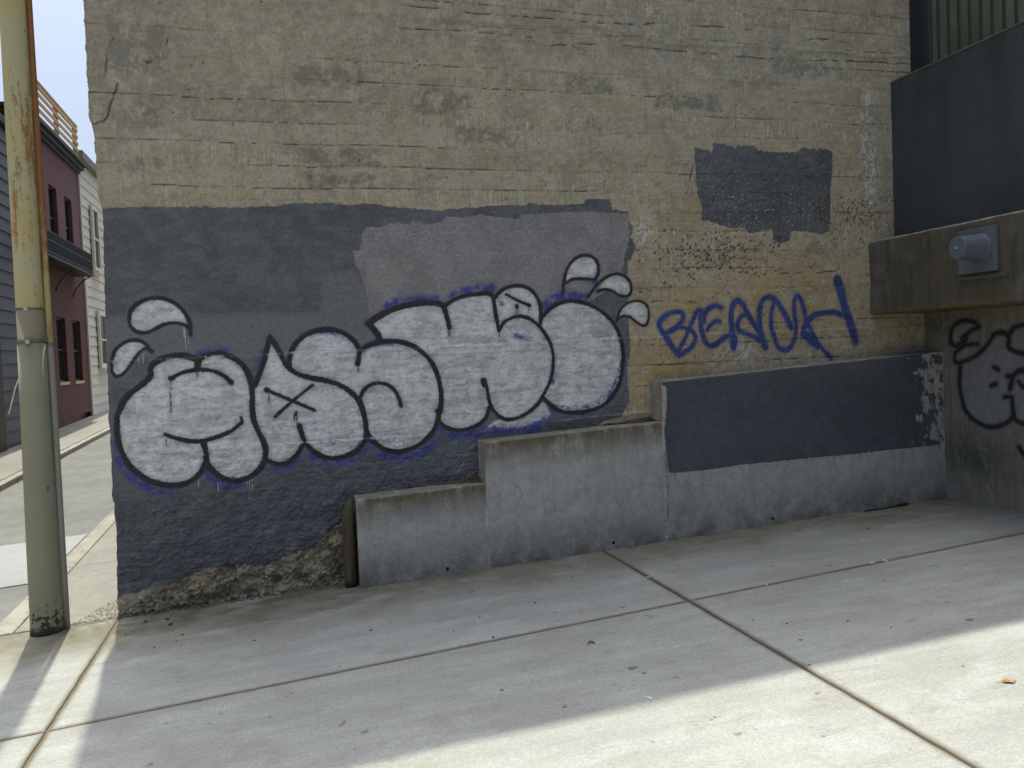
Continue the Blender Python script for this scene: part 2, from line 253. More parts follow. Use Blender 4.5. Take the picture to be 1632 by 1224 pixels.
TARSPOTS = [
  (2.606,-2.261),
  (2.628,-2.338),
  (4.064,-1.163),
  (4.333,-2.475),
  (3.471,-2.319),
  (1.983,-2.22),
  (3.326,-2.593),
]
LEAF = [
  (3.911,-3.102),
]
DARKBIT = [
  (2.546,-1.878),
]
# ------------------------------------------------------------------ helpers
rng = np.random.default_rng(7); random.seed(7)
def tag(o, label=None, cat=None, group=None, kind=None):
    if label: o['label'] = label
    if cat: o['category'] = cat
    if group: o['group'] = group
    if kind: o['kind'] = kind
    return o
def empty(name, loc=(0, 0, 0)):
    o = bpy.data.objects.new(name, None); COL.objects.link(o); o.location = loc; o.empty_display_size = .1; return o
def link(name, me, mat, parent=None, smooth=False):
    o = bpy.data.objects.new(name, me); COL.objects.link(o)
    if mat: me.materials.append(mat)
    if parent:
        o.parent = parent
        o.location = (0, 0, 0)
    if smooth: me.polygons.foreach_set('use_smooth', np.ones(len(me.polygons), bool))
    return o
def world_part(name, me, mat, parent, smooth=False):
    """a part whose mesh is in world coordinates under a thing that may stand elsewhere"""
    o = link(name, me, mat, parent, smooth)
    if parent:
        p = parent; loc = Vector((0, 0, 0))
        while p: loc += p.location; p = p.parent
        o.location = -loc
    return o
class MB:
    def __init__(s): s.v = []; s.f = []
    def box(s, x0, x1, y0, y1, z0, z1, skew=None):
        b = len(s.v)
        for z in (z0, z1):
            for x, y in ((x0, y0), (x1, y0), (x1, y1), (x0, y1)):
                s.v.append((x, y, z + (skew(x, y) if skew else 0)))
        s.f += [tuple(b+i for i in q) for q in ((3, 2, 1, 0), (4, 5, 6, 7), (0, 1, 5, 4), (1, 2, 6, 5), (2, 3, 7, 6), (3, 0, 4, 7))]
        return s
    def quad(s, *p):
        b = len(s.v); s.v += [tuple(q) for q in p]; s.f.append(tuple(range(b, b+len(p)))); return s
    def tube(s, pts, r, n=10, cap=True):
        pts = [Vector(p) for p in pts]; rr = r if isinstance(r, (list, tuple)) else [r]*len(pts); b = len(s.v)
        t0 = (pts[1]-pts[0]).normalized(); ref = Vector((0, 0, 1)) if abs(t0.z) < .9 else Vector((1, 0, 0))
        for i, p in enumerate(pts):
            t = (pts[min(i+1, len(pts)-1)]-pts[max(i-1, 0)]).normalized()
            a = t.cross(ref).normalized(); c = t.cross(a).normalized()
            for k in range(n):
                an = 2*math.pi*k/n; s.v.append(tuple(p + (a*math.cos(an)+c*math.sin(an))*rr[i]))
        for i in range(len(pts)-1):
            for k in range(n):
                q = b+i*n; s.f.append((q+k, q+n+k, q+n+(k+1) % n, q+(k+1) % n))
        if cap:
            s.f.append(tuple(b+k for k in range(n))); s.f.append(tuple(b+(len(pts)-1)*n+k for k in reversed(range(n))))
        return s
    def mesh(s, name, bevel=0, seg=2):
        me = bpy.data.meshes.new(name); me.from_pydata(s.v, [], s.f); me.update()
        bm = bmesh.new(); bm.from_mesh(me); bmesh.ops.recalc_face_normals(bm, faces=bm.faces)
        if bevel: bmesh.ops.bevel(bm, geom=bm.edges[:], offset=bevel, segments=seg, affect='EDGES', profile=.6, clamp_overlap=True)
        bm.to_mesh(me); bm.free(); return me
def fnoise(shape, dx, lo, hi, seed, beta=1.0, ax=1.0, az=1.0):
    """band-limited random field, unit variance; feature sizes between lo and hi metres"""
    r = np.random.default_rng(seed); nz, nx = shape
    w = np.fft.rfft2(r.standard_normal(shape).astype(np.float32))
    fz = np.fft.fftfreq(nz, dx)[:, None]*az; fx = np.fft.rfftfreq(nx, dx)[None, :]*ax
    k = np.sqrt(fz*fz+fx*fx)+1e-6
    a = k**(-beta)*np.exp(-(k*lo)**2)*(1-np.exp(-(k*hi)**2))
    f = np.fft.irfft2(w*a, s=shape); return (f/f.std()).astype(np.float32)
def crom(pts, n=6):
    p = np.array(pts, float)
    if len(p) < 3: return p
    q = np.vstack([2*p[0]-p[1], p, 2*p[-1]-p[-2]]); out = []
    for i in range(1, len(q)-2):
        for k in range(n):
            t = k/n; a, b, c, d = q[i-1], q[i], q[i+1], q[i+2]
            out.append(.5*((2*b)+(c-a)*t+(2*a-5*b+4*c-d)*t*t+(3*b-3*c+d-a)*t**3))
    out.append(p[-1]); return np.array(out)
FAR = .09
def stroke(D, X, Z, dx, pts, hw, smooth=True, wob=.0, seed=0):
    p = crom(pts) if smooth else np.array(pts, float); x0, z0 = X[0], Z[0]; m = FAR+hw
    for i in range(len(p)-1):
        a, b = p[i], p[i+1]
        j0 = max(int((min(a[0], b[0])-m-x0)/dx), 0); j1 = min(int((max(a[0], b[0])+m-x0)/dx)+2, D.shape[1])
        i0 = max(int((min(a[1], b[1])-m-z0)/dx), 0); i1 = min(int((max(a[1], b[1])+m-z0)/dx)+2, D.shape[0])
        if j1 <= j0 or i1 <= i0: continue
        gx = X[j0:j1][None, :]; gz = Z[i0:i1][:, None]; d = b-a; L = d@d+1e-9
        t = np.clip(((gx-a[0])*d[0]+(gz-a[1])*d[1])/L, 0, 1)
        w = hw*(1+wob*math.sin(seed+i*.35)+wob*.6*math.sin(seed*3+i*.13))
        r = np.hypot(gx-a[0]-t*d[0], gz-a[1]-t*d[1])-w
        D[i0:i1, j0:j1] = np.minimum(D[i0:i1, j0:j1], r)
def polysdf(D, X, Z, dx, pts, smooth=False):
    p = crom(list(pts)+[pts[0]], 4)[:-1] if smooth else np.array(pts, float)
    E = np.full(D.shape, FAR, np.float32); q = [tuple(v) for v in p]+[tuple(p[0])]
    stroke(E, X, Z, dx, q, 0, False)
    inside = np.zeros(D.shape, bool)
    for (ax, az), (bx, bz) in zip(q[:-1], q[1:]):
        if az == bz: continue
        c = ((az > Z) != (bz > Z))
        xi = (bx-ax)*(Z-az)/(bz-az)+ax
        inside ^= c[:, None] & (X[None, :] < xi[:, None])
    np.minimum(D, np.where(inside, -E, E), out=D)
def gz(x, y): return .042*x + .027*max(0., y)

# ------------------------------------------------------------------ materials
class M:
    def __init__(s, name):
        s.m = bpy.data.materials.new(name); s.m.use_nodes = True; s.t = s.m.node_tree; s.N = s.t.nodes; s.L = s.t.links
        s.b = s.N['Principled BSDF']; s.co = s.N.new('ShaderNodeTexCoord').outputs['Object']
    def put(s, sock, v):
        if isinstance(v, bpy.types.NodeSocket): s.L.new(v, sock)
        elif isinstance(v, (tuple, list)):
            sock.default_value = tuple(v)+((1.,) if len(v) == 3 and len(sock.default_value) == 4 else ())
        else: sock.default_value = v
    def math(s, op, a, b=0., clamp=False):
        n = s.N.new('ShaderNodeMath'); n.operation = op; n.use_clamp = clamp; s.put(n.inputs[0], a); s.put(n.inputs[1], b); return n.outputs[0]
    def scale(s, v, k):
        n = s.N.new('ShaderNodeVectorMath'); n.operation = 'MULTIPLY'; s.put(n.inputs[0], v); n.inputs[1].default_value = k; return n.outputs[0]
    def noise(s, sc, det=5., rough=.55, vec=None, dist=0.):
        n = s.N.new('ShaderNodeTexNoise'); s.put(n.inputs['Vector'], vec or s.co); n.inputs['Scale'].default_value = sc
        n.inputs['Detail'].default_value = min(det, 4. if sc < 25 else 2.5); n.inputs['Roughness'].default_value = rough; n.inputs['Distortion'].default_value = dist; return n.outputs[0]
    def voro(s, sc, vec=None, feat='F1', out=0):
        n = s.N.new('ShaderNodeTexVoronoi'); n.feature = feat; s.put(n.inputs['Vector'], vec or s.co); n.inputs['Scale'].default_value = sc; return n.outputs[out]
    def step(s, x, a, b, lo=0., hi=1.):
        n = s.N.new('ShaderNodeMapRange'); n.interpolation_type = 'SMOOTHSTEP'; s.put(n.inputs[0], x)
        n.inputs[1].default_value = a; n.inputs[2].default_value = b; n.inputs[3].default_value = lo; n.inputs[4].default_value = hi; return n.outputs[0]
    def mix(s, f, a, b, mode='MIX'):
        n = s.N.new('ShaderNodeMix'); n.data_type = 'RGBA'; n.blend_type = mode; s.put(n.inputs[0], f); s.put(n.inputs[6], a); s.put(n.inputs[7], b); return n.outputs[2]
    def lerp(s, f, a, b):
        n = s.N.new('ShaderNodeMix'); n.data_type = 'FLOAT'; s.put(n.inputs[0], f); s.put(n.inputs[2], a); s.put(n.inputs[3], b); return n.outputs[0]
    def attr(s, name):
        n = s.N.new('ShaderNodeAttribute'); n.attribute_name = name; return n.outputs['Fac']
    def sep(s, i, v=None):
        n = s.N.new('ShaderNodeSeparateXYZ'); s.put(n.inputs[0], v or s.co); return n.outputs[i]
    def bump(s, h, st=.4, d=.01, prev=None):
        n = s.N.new('ShaderNodeBump'); n.inputs['Strength'].default_value = st; n.inputs['Distance'].default_value = d; s.put(n.inputs['Height'], h)
        if prev: s.L.new(prev, n.inputs['Normal'])
        return n.outputs[0]
    def done(s, col, rough=.85, nrm=None, metal=0., spec=.3):
        s.put(s.b.inputs['Base Color'], col); s.put(s.b.inputs['Roughness'], rough); s.put(s.b.inputs['Metallic'], metal)
        s.b.inputs['Specular IOR Level'].default_value = spec
        if nrm: s.L.new(nrm, s.b.inputs['Normal'])
        return s.m
def simple(name, c, rough=.7, var=.25, sc=6., metal=0., bump=.2, dirt=None, fine=60.):
    m = M(name); n = m.noise(sc, 6, .6); f = m.noise(fine, 4, .6)
    k = m.math('ADD', m.math('MULTIPLY', m.math('SUBTRACT', n, .5), 2*var), m.math('MULTIPLY', m.math('SUBTRACT', f, .5), var))
    col = m.mix(1., c, m.mix(m.math('ADD', k, .5, True), tuple([1-var]*3), tuple([1+var]*3)), 'MULTIPLY')
    if dirt: col = m.mix(m.math('MULTIPLY', m.step(m.noise(sc*2.3, 7, .65), .52, .72), dirt[1]), col, dirt[0])
    return m.done(col, rough, m.bump(m.math('ADD', n, m.math('MULTIPLY', f, .5)), bump, .004), metal)

BAKE = {}
def wall_material():
    m = M('board_formed_concrete')
    co = m.co
    def nz(sc, ax=1., az=1., rough=1.6):           # broad random fields are computed once per grid point of the wall
        k_ = 'f%d' % len(BAKE); BAKE[k_] = (sc, ax, az, rough); return m.attr(k_)
    big = nz(.9); med = nz(4.5); fine = m.noise(42, 5, .65); vf = m.noise(170, 3, .6)
    hstr = nz(3.4, 2.6, .38)
    brd = m.attr('board'); rel = m.noise(34, 6, .7, m.scale(co, (.6, 1, 1.25)))
    c = m.mix(m.step(big, .35, .65), (.40, .345, .228), (.475, .408, .275))
    hue = nz(3.4, 1.3, .6); c = m.mix(m.step(hue, .42, .62, 0., .75), c, (.40, .38, .285)); c = m.mix(m.step(nz(3.4), .5, .66, 0., .6), c, (.45, .37, .285))
    c = m.mix(m.step(med, .42, .66, 0., .5), c, (.335, .292, .196))
    c = m.mix(m.math('MULTIPLY', m.step(hstr, .5, .72), .38), c, (.26, .23, .16))
    bt = m.math('ADD', brd, m.math('MULTIPLY', m.math('SUBTRACT', med, .5), 1.8))
    c = m.mix(m.step(bt, .1, 1.3, 0., .38), c, (.225, .195, .135)); c = m.mix(m.step(bt, .0, -1.1, 0., .34), c, (.47, .435, .335))
    # vertical saw and trowel marks, strong on some boards
    saw = m.noise(1.0, 4, .65, m.scale(co, (52, 1, 4.5))); saw2 = m.noise(1.0, 5, .65, m.scale(co, (22, 1, 2.)))
    vk = m.math('MULTIPLY', m.attr('vert'), m.step(nz(5), .38, .58))
    c = m.mix(m.math('MULTIPLY', m.step(saw, .53, .66), m.math('MULTIPLY', vk, 1.)), c, (.66, .62, .51)); c = m.mix(m.math('MULTIPLY', m.step(saw, .46, .34), m.math('MULTIPLY', vk, .8)), c, (.19, .16, .105))
    c = m.mix(m.math('MULTIPLY', m.step(saw2, .55, .7), .45), c, (.47, .435, .33)); c = m.mix(m.math('MULTIPLY', m.step(saw2, .45, .3), .4), c, (.215, .185, .12))
    mot = nz(22, 1, 1, 1.); c = m.mix(1., c, m.mix(m.step(mot, .36, .64), (.93, .93, .93), (1.07, 1.07, 1.07)), 'MULTIPLY')
    c = m.mix(1., c, m.mix(m.step(vf, .36, .64), (.86, .86, .86), (1.12, 1.12, 1.12)), 'MULTIPLY')
    # rectangles left by older paint-outs, greyed by weather
    c = m.mix(m.math('MULTIPLY', m.attr('old'), m.step(m.math('ADD', med, m.math('MULTIPLY', fine, .6)), .58, .9, 0., .85)), c, (.20, .188, .15))
    c = m.mix(m.math('MULTIPLY', m.attr('ochre'), m.step(m.math('ADD', med, m.math('MULTIPLY', fine, .5)), .45, .95)), c, (.45, .285, .105))
    c = m.mix(m.math('MULTIPLY', m.attr('grey'), m.step(m.math('ADD', med, m.math('MULTIPLY', fine, .5)), .5, .95)), c, (.275, .26, .22))
    c = m.mix(m.math('MULTIPLY', m.attr('white'), m.step(m.math('ADD', m.math('MULTIPLY', nz(7, 1, 1.3, 1.2), .8), m.math('MULTIPLY', fine, .35)), .53, .66)), c, (.62, .61, .60))
    pale = m.step(m.math('ADD', m.math('MULTIPLY', nz(16, .8, 1.8, 1.), .7), m.math('MULTIPLY', nz(1.9), .55)), .655, .72)
    c = m.mix(m.math('MULTIPLY', pale, .22), c, (.60, .555, .44)); grim = m.step(m.math('ADD', m.math('MULTIPLY', nz(10, 1.3, .8, 1.1), .7), m.math('MULTIPLY', nz(1.2), .6)), .69, .77); c = m.mix(m.math('MULTIPLY', grim, .22), c, (.19, .165, .115))
    dark = m.step(fine, .66, .74)
    c = m.mix(m.math('MULTIPLY', dark, .45), c, (.11, .095, .065))
    c = m.mix(m.attr('rot'), c, m.mix(m.step(m.math('ADD', m.math('MULTIPLY', nz(4), .6), m.math('MULTIPLY', nz(14, 1, 1, 1.2), .4)), .44, .58), m.mix(fine, (.36, .29, .18), (.42, .36, .25)), m.mix(m.step(fine, .38, .62), (.20, .165, .105), (.13, .125, .075))))
    # paint layers, oldest first
    ed = m.math('MULTIPLY', m.math('SUBTRACT', m.noise(45, 6, .7), .5), .02); ed2 = m.math('MULTIPLY', m.math('SUBTRACT', nz(14), .5), .03)
    edge = m.math('ADD', ed, ed2)
    def lay(name, soft, k=1.):
        return m.step(m.math('ADD', m.attr(name), m.math('MULTIPLY', edge, k)), soft, -soft)
    tone = m.mix(m.step(nz(1.3), .35, .65), (.90,)*3, (1.1,)*3)
    hole = m.step(m.math('ADD', m.math('MULTIPLY', nz(20, 1, 1, 1.), .7), m.math('MULTIPLY', m.attr('honey'), .05)), .425, .445)
    slate = m.mix(1., m.mix(m.step(nz(3, 1.3, .7), .4, .62), (.094, .099, .108), (.124, .129, .136)), tone, 'MULTIPLY')
    mid = lay('mid', .03); slate = m.mix(mid, slate, (.16, .16, .162))
    warm = lay('warm', .004); slate = m.mix(warm, slate, m.mix(1., (.255, .240, .232), tone, 'MULTIPLY'))
    slate = m.mix(m.math('MULTIPLY', lay('teal', .008), .8), slate, (.10, .135, .14))
    slate = m.mix(m.math('MULTIPLY', m.step(vf, .68, .76), .35), slate, (.30, .29, .28)); slate = m.mix(1., slate, m.mix(m.step(fine, .38, .62), (.88,)*3, (1.1,)*3), 'MULTIPLY')
    slate = m.mix(m.math('MULTIPLY', m.attr('purple'), m.step(med, .35, .65, .1, .7)), slate, (.092, .090, .102))
    pm = m.math('MULTIPLY', lay('slate', .004), m.lerp(m.attr('thin'), 1., m.math('SUBTRACT', 1., hole)))
    c = m.mix(pm, c, slate)
    blue_c = (.034, .046, .24)
    bs = m.step(m.math('ADD', m.attr('blue'), m.math('MULTIPLY', edge, 1.)), .040, -.012)
    brk = m.step(m.math('ADD', med, m.math('MULTIPLY', fine, .8)), .66, 1.0, .2, 1.)
    c = m.mix(m.math('MULTIPLY', m.math('MULTIPLY', bs, brk), .92), c, blue_c)
    # aluminium spray fill with thin spots
    sil = lay('silver', .007, .5); thin = m.step(m.math('ADD', m.math('MULTIPLY', med, .7), m.math('MULTIPLY', fine, .45)), .38, .62, .35, 1.)
    thinv = m.step(hstr, .36, .5, .74, 1.)
    silc = m.mix(m.step(nz(3.2), .35, .65), (.62, .62, .60), (.76, .76, .75))
    silc = m.mix(m.math('MULTIPLY', m.step(vf, .6, .75), .6), silc, (.80, .81, .83))
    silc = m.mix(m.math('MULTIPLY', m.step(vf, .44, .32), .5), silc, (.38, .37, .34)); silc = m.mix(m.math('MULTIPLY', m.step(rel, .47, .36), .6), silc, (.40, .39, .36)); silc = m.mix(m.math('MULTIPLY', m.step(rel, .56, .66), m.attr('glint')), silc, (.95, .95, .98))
    sm = m.math('MULTIPLY', sil, m.math('MULTIPLY', thinv, m.lerp(.5, thin, 1.)))
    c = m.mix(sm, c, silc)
    fog = m.step(m.attr('silver'), .06, -.01, 0., .3); c = m.mix(m.math('MULTIPLY', fog, m.math('SUBTRACT', 1., sil)), c, (.36, .37, .40))
    bs2 = m.step(m.math('ADD', m.attr('blue'), edge), .012, -.014)
    c = m.mix(m.math('MULTIPLY', m.math('MULTIPLY', bs2, m.step(m.math('ADD', med, m.math('MULTIPLY', fine, .8)), .72, 1.02)), .85), c, blue_c)
    drip = m.step(m.attr('drip'), .0025, -.001); c = m.mix(m.math('MULTIPLY', drip, .8), c, (.5, .5, .5))
    bk = m.step(m.math('ADD', m.attr('black'), m.math('MULTIPLY', ed, .8)), .0065, -.005); bo = m.step(m.attr('black'), .035, -.01, 0., .28)
    blk = m.mix(m.step(vf, .5, .75), (.014, .014, .016), (.032, .032, .035))
    c = m.mix(bo, c, (.03, .03, .035)); c = m.mix(m.math('MULTIPLY', bk, m.step(fine, .25, .4, .8, 1.)), c, blk)
    tg = m.step(m.math('ADD', m.attr('tag'), m.math('MULTIPLY', ed, .6)), .012, -.010); to = m.step(m.attr('tag'), .04, -.01, 0., .22)
    c = m.mix(to, c, (.05, .06, .2)); c = m.mix(m.math('MULTIPLY', tg, m.step(fine, .3, .5, .72, .96)), c, m.mix(m.step(med, .4, .6), (.018, .042, .17), (.028, .066, .25)))
    c = m.mix(m.math('MULTIPLY', m.attr('ridge_glint'), m.step(nz(9, .9, 2.), .36, .54)), c, (.60, .60, .62))  # sky glint along the ledges, painted in as a pale line
    c = m.mix(m.attr('crack'), c, (.045, .038, .028))
    rough = m.lerp(sm, m.lerp(pm, .92, .5), .40)
    h = m.math('ADD', m.math('MULTIPLY', fine, .9), m.math('ADD', m.math('MULTIPLY', vf, .45), m.math('MULTIPLY', saw2, .3)))
    h = m.math('ADD', h, m.math('MULTIPLY', rel, m.math('ADD', 1.0, m.math('MULTIPLY', m.attr('rough'), 4.8))))
    n = m.bump(h, 1., .0035)
    return m.done(c, rough, n, m.math('MULTIPLY', sm, .3), .5)
MAT_WALL = wall_material()

def grey_concrete(name, a, b, stain=(.12, .10, .065), dirt=.4, topz=None, patch=False):
    m = M(name); big = m.noise(1.1, 6, .6); med = m.noise(6, 7, .65); fine = m.noise(60, 5, .65)
    streak = m.noise(1., 5, .6, m.scale(m.co, (14, 14, 1.4)))
    c = m.mix(m.step(m.math('ADD', m.math('MULTIPLY', big, .6), m.math('MULTIPLY', med, .4)), .38, .62), a, b)
    c = m.mix(m.math('MULTIPLY', m.step(streak, .5, .7), dirt), c, stain)
    c = m.mix(m.math('MULTIPLY', m.step(m.noise(2.1, 7, .7), .52, .68), dirt*.8), c, tuple(v*.8 for v in stain))
    c = m.mix(m.math('MULTIPLY', m.step(fine, .62, .74), .35), c, tuple(v*.5 for v in a))
    if patch:
        c = m.mix(m.math('MULTIPLY', m.attr('topdirt'), m.step(m.math('ADD', med, m.math('MULTIPLY', streak, .8)), .55, .95)), c, (.15, .125, .078))
        c = m.mix(m.math('MULTIPLY', m.attr('footdirt'), m.step(m.math('ADD', med, m.math('MULTIPLY', big, .6)), .55, .95)), c, (.165, .158, .13))
        ed = m.math('MULTIPLY', m.math('SUBTRACT', m.noise(30, 6, .7), .5), .022)
        pm = m.step(m.math('ADD', m.attr('paint'), ed), .003, -.003)
        drp = m.math('MULTIPLY', m.step(m.attr('paint'), .075, .0), m.step(m.noise(1., 4, .6, m.scale(m.co, (30, 1, 3))), .5, .68))
        c = m.mix(m.math('MULTIPLY', drp, .55), c, (.14, .115, .055))
        pc = m.mix(m.step(m.noise(2, 5, .6), .35, .65), (.078, .087, .098), (.094, .102, .112))
        c = m.mix(m.math('MULTIPLY', pm, m.step(m.math('ADD', m.noise(12, 8, .7), m.math('MULTIPLY', m.attr('worn'), .32)), .86, .74)), c, pc)
        c = m.mix(m.math('MULTIPLY', m.attr('crack'), m.step(m.noise(22, 5), .4, .6)), c, (.12, .11, .09))
    if patch: c = m.mix(1., c, m.mix(m.step(m.math('ADD', m.math('MULTIPLY', m.noise(18, 6, .75), .6), m.math('MULTIPLY', fine, .4)), .4, .6), (.86, .86, .86), (1.1, 1.1, 1.1)), 'MULTIPLY')
    n = m.bump(m.math('ADD', fine, m.math('MULTIPLY', med, .8)), .5, .005)
    return m.done(c, .85, n)
MAT_BENCH = grey_concrete('smooth_grey_concrete', (.40, .385, .345), (.46, .45, .41), (.26, .24, .19), .3, patch=True)
MAT_BEAM = grey_concrete('stained_beam_concrete', (.10, .09, .07), (.15, .135, .105), (.05, .055, .04), .6)
def parapet_material():
    m = M('slate_parapet_paint'); big = m.noise(1.1, 5); roll = m.noise(1., 4, .6, m.scale(m.co, (5, 5, 1.2))); fine = m.noise(70, 4, .65); st = m.noise(1., 5, .65, m.scale(m.co, (9, 9, .8)))
    c = m.mix(m.step(m.math('ADD', m.math('MULTIPLY', big, .5), m.math('MULTIPLY', roll, .5)), .38, .62), (.040, .050, .054), (.058, .068, .074))
    top = m.step(m.sep(2), 2.9, 3.7); c = m.mix(m.math('MULTIPLY', m.math('MULTIPLY', m.step(st, .48, .64), top), .55), c, (.035, .036, .034)); c = m.mix(m.math('MULTIPLY', m.step(fine, .6, .72), .3), c, (.10, .105, .105))
    ln = m.step(m.math('ABSOLUTE', m.math('SUBTRACT', m.math('FRACT', m.math('DIVIDE', m.math('ADD', m.sep(2), m.math('MULTIPLY', big, .03)), .29)), .5)), .485, .498); c = m.mix(m.math('MULTIPLY', ln, .5), c, (.03, .034, .036))
    return m.done(c, .6, m.bump(m.math('ADD', m.math('SUBTRACT', fine, ln), m.math('MULTIPLY', roll, 1.5)), .45, .005))
MAT_PARAPET = parapet_material()

def slab_material():
    m = M('pavement_concrete'); co = m.co
    big = m.noise(.8, 6, .6); med = m.noise(5, 7, .65); fine = m.noise(70, 5, .65); broom = m.noise(1., 4, .6, m.scale(co, (1.2, 7, 1)))
    c = m.mix(m.step(m.math('ADD', m.math('MULTIPLY', big, .5), m.math('MULTIPLY', broom, .5)), .36, .64), (.275, .275, .258), (.35, .35, .332))
    c = m.mix(m.math('MULTIPLY', m.step(med, .5, .72), .35), c, (.265, .26, .238))
    c = m.mix(m.math('MULTIPLY', m.step(m.noise(14, 7, .7), .58, .7), .25), c, (.24, .235, .22))
    y = m.sep(1); wob = m.math('MULTIPLY', m.math('SUBTRACT', m.noise(1.6, 6, .65), .5), 1.3)
    near = m.step(m.math('ADD', y, wob), -1.15, -.2)
    c = m.mix(m.math('MULTIPLY', near, .95), c, m.mix(m.step(med, .4, .65), (.14, .127, .09), (.215, .197, .148)))
    moss = m.math('MULTIPLY', m.step(m.math('ADD', y, m.math('MULTIPLY', wob, .5)), -.42, -.12), m.step(m.noise(3, 6, .7), .48, .62))
    c = m.mix(m.math('MULTIPLY', moss, .55), c, (.085, .088, .045))
    spots = m.step(m.noise(13, 3, .5), .715, .735); c = m.mix(m.math('MULTIPLY', spots, .6), c, (.07, .07, .07))
    sp2 = m.step(m.noise(75, 2, .5), .715, .75); c = m.mix(m.math('MULTIPLY', sp2, .7), c, (.09, .085, .075))
    scuff = m.step(m.noise(1., 5, .7, m.scale(co, (3.5, 16, 1)), .6), .58, .7); c = m.mix(m.math('MULTIPLY', scuff, .4), c, (.20, .195, .185)); blot = m.step(m.noise(2.3, 5, .7), .52, .66); c = m.mix(m.math('MULTIPLY', blot, .35), c, (.245, .225, .18)); pale_blot = m.step(m.noise(1.7, 5, .65, m.scale(co, (1, 2.4, 1))), .54, .68); c = m.mix(m.math('MULTIPLY', pale_blot, .4), c, (.41, .415, .41))  # scuffs, brownish blots and paler patches, all at random
    agg = m.noise(160, 3, .6); c = m.mix(1., c, m.mix(m.step(m.math('ADD', m.math('MULTIPLY', agg, .5), m.math('MULTIPLY', fine, .5)), .38, .62), (.86, .86, .86), (1.1, 1.1, 1.1)), 'MULTIPLY')
    eg = m.math('MULTIPLY', m.attr('edge'), m.step(m.math('ADD', m.attr('edge'), m.noise(20, 5, .7)), .55, .95)); c = m.mix(eg, c, m.mix(m.noise(9, 4), (.10, .084, .062), (.19, .16, .115)))
    n = m.bump(m.math('ADD', fine, m.math('MULTIPLY', broom, .7)), .25, .003)
    return m.done(c, m.lerp(m.step(med, .4, .7), .72, .9), n)
MAT_SLAB = slab_material()
MAT_JOINT = simple('joint_dirt', (.15, .125, .09), .95, .4, 20)
MAT_DIRT = simple('brown_soil', (.11, .085, .055), .95, .5, 25, 0, .8)
MAT_ROAD = grey_concrete('worn_road', (.13, .128, .122), (.175, .172, .162), (.10, .098, .09), .4)
MAT_RPATCH = grey_concrete('pale_road_patch', (.235, .245, .25), (.275, .285, .285), (.21, .21, .21), .2)
MAT_ASPH = simple('street_concrete', (.24, .23, .21), .9, .3, 4)  # unseen street, made pale to bounce light onto the wall
MAT_WALK = grey_concrete('alley_walk_concrete', (.195, .188, .168), (.245, .235, .21), (.15, .14, .12), .4)
MAT_CURB = grey_concrete('kerb_concrete', (.22, .21, .18), (.30, .285, .25), (.10, .09, .07), .45)
MAT_STONE = simple('dark_stone', (.085, .08, .07), .9, .3, 30)
MAT_CHIP = simple('pale_chip', (.62, .61, .57), .8, .15, 30)
MAT_LEAF = simple('dry_leaf', (.46, .23, .07), .7, .25, 40)
MAT_TAR = simple('old_gum', (.15, .145, .135), .8, .2, 40)

def pole_material():
    m = M('pole_paint'); z = m.sep(2); med = m.noise(7, 7, .65, m.scale(m.co, (1, 1, .45))); fine = m.noise(60, 5, .65)
    up = m.step(m.math('ADD', z, m.math('MULTIPLY', m.math('SUBTRACT', med, .5), .06)), 1.78, 1.80)
    c = m.mix(up, m.mix(m.noise(2.5, 4), (.25, .24, .155), (.30, .285, .20)), m.mix(m.step(m.noise(3, 5, .6), .35, .65), (.47, .44, .26), (.50, .42, .20)))
    pale = m.math('MULTIPLY', m.math('MULTIPLY', m.step(z, 1.79, 1.80), m.step(z, 2.01, 2.0)), m.step(m.math('ADD', m.sep(0), m.math('MULTIPLY', m.math('SUBTRACT', z, 1.9), .25)), -.425, -.435))
    mid = m.math('MULTIPLY', m.step(z, 1.795, 1.80), m.step(z, 2.005, 2.0))
    c = m.mix(mid, c, (.29, .275, .19)); c = m.mix(pale, c, (.52, .49, .42))
    rz = m.math('MULTIPLY', m.step(z, 2.15, 2.5), m.step(z, 3.7, 3.2))
    ru = m.step(m.math('ADD', m.math('ADD', m.math('MULTIPLY', m.noise(1., 7, .72, m.scale(m.co, (16, 16, 2.2))), .75), m.math('MULTIPLY', m.noise(40, 5, .7), .25)), m.math('MULTIPLY', rz, .09)), .585, .69)
    c = m.mix(m.math('MULTIPLY', m.math('MULTIPLY', ru, up), .9), c, m.mix(fine, (.23, .095, .03), (.36, .19, .065)))
    rb = m.step(m.math('ADD', m.noise(28, 6, .7), m.step(z, .35, .0, 0., .22)), .70, .76)
    c = m.mix(rb, c, (.055, .038, .022))
    base = m.step(m.math('ADD', z, m.math('MULTIPLY', m.math('SUBTRACT', m.noise(25, 6), .5), .12)), .05, .0); c = m.mix(base, c, (.05, .035, .022))
    ch = m.step(m.noise(36, 5, .7), .70, .73); c = m.mix(m.math('MULTIPLY', ch, .7), c, (.09, .06, .03))
    return m.done(c, .6, m.bump(m.math('ADD', fine, med), .25, .004))
MAT_POLE = pole_material()
def conduit_material():
    m = M('conduit_paint'); z = m.sep(2); n = m.noise(9, 6, .65, m.scale(m.co, (1, 1, .4)))
    c = m.mix(m.step(z, 1.79, 1.80), (.27, .265, .22), m.mix(m.step(m.math('ADD', n, m.step(z, 2.0, 3.0, 0., .25)), .45, .7), (.42, .36, .15), (.27, .12, .04)))
    c = m.mix(m.step(m.noise(40, 5, .7), .66, .72), c, (.10, .06, .03)); return m.done(c, .6, m.bump(n, .3, .004))
MAT_CONDUIT = conduit_material()
MAT_STRAP = simple('dull_strap_steel', (.16, .15, .12), .5, .3, 30, .5)
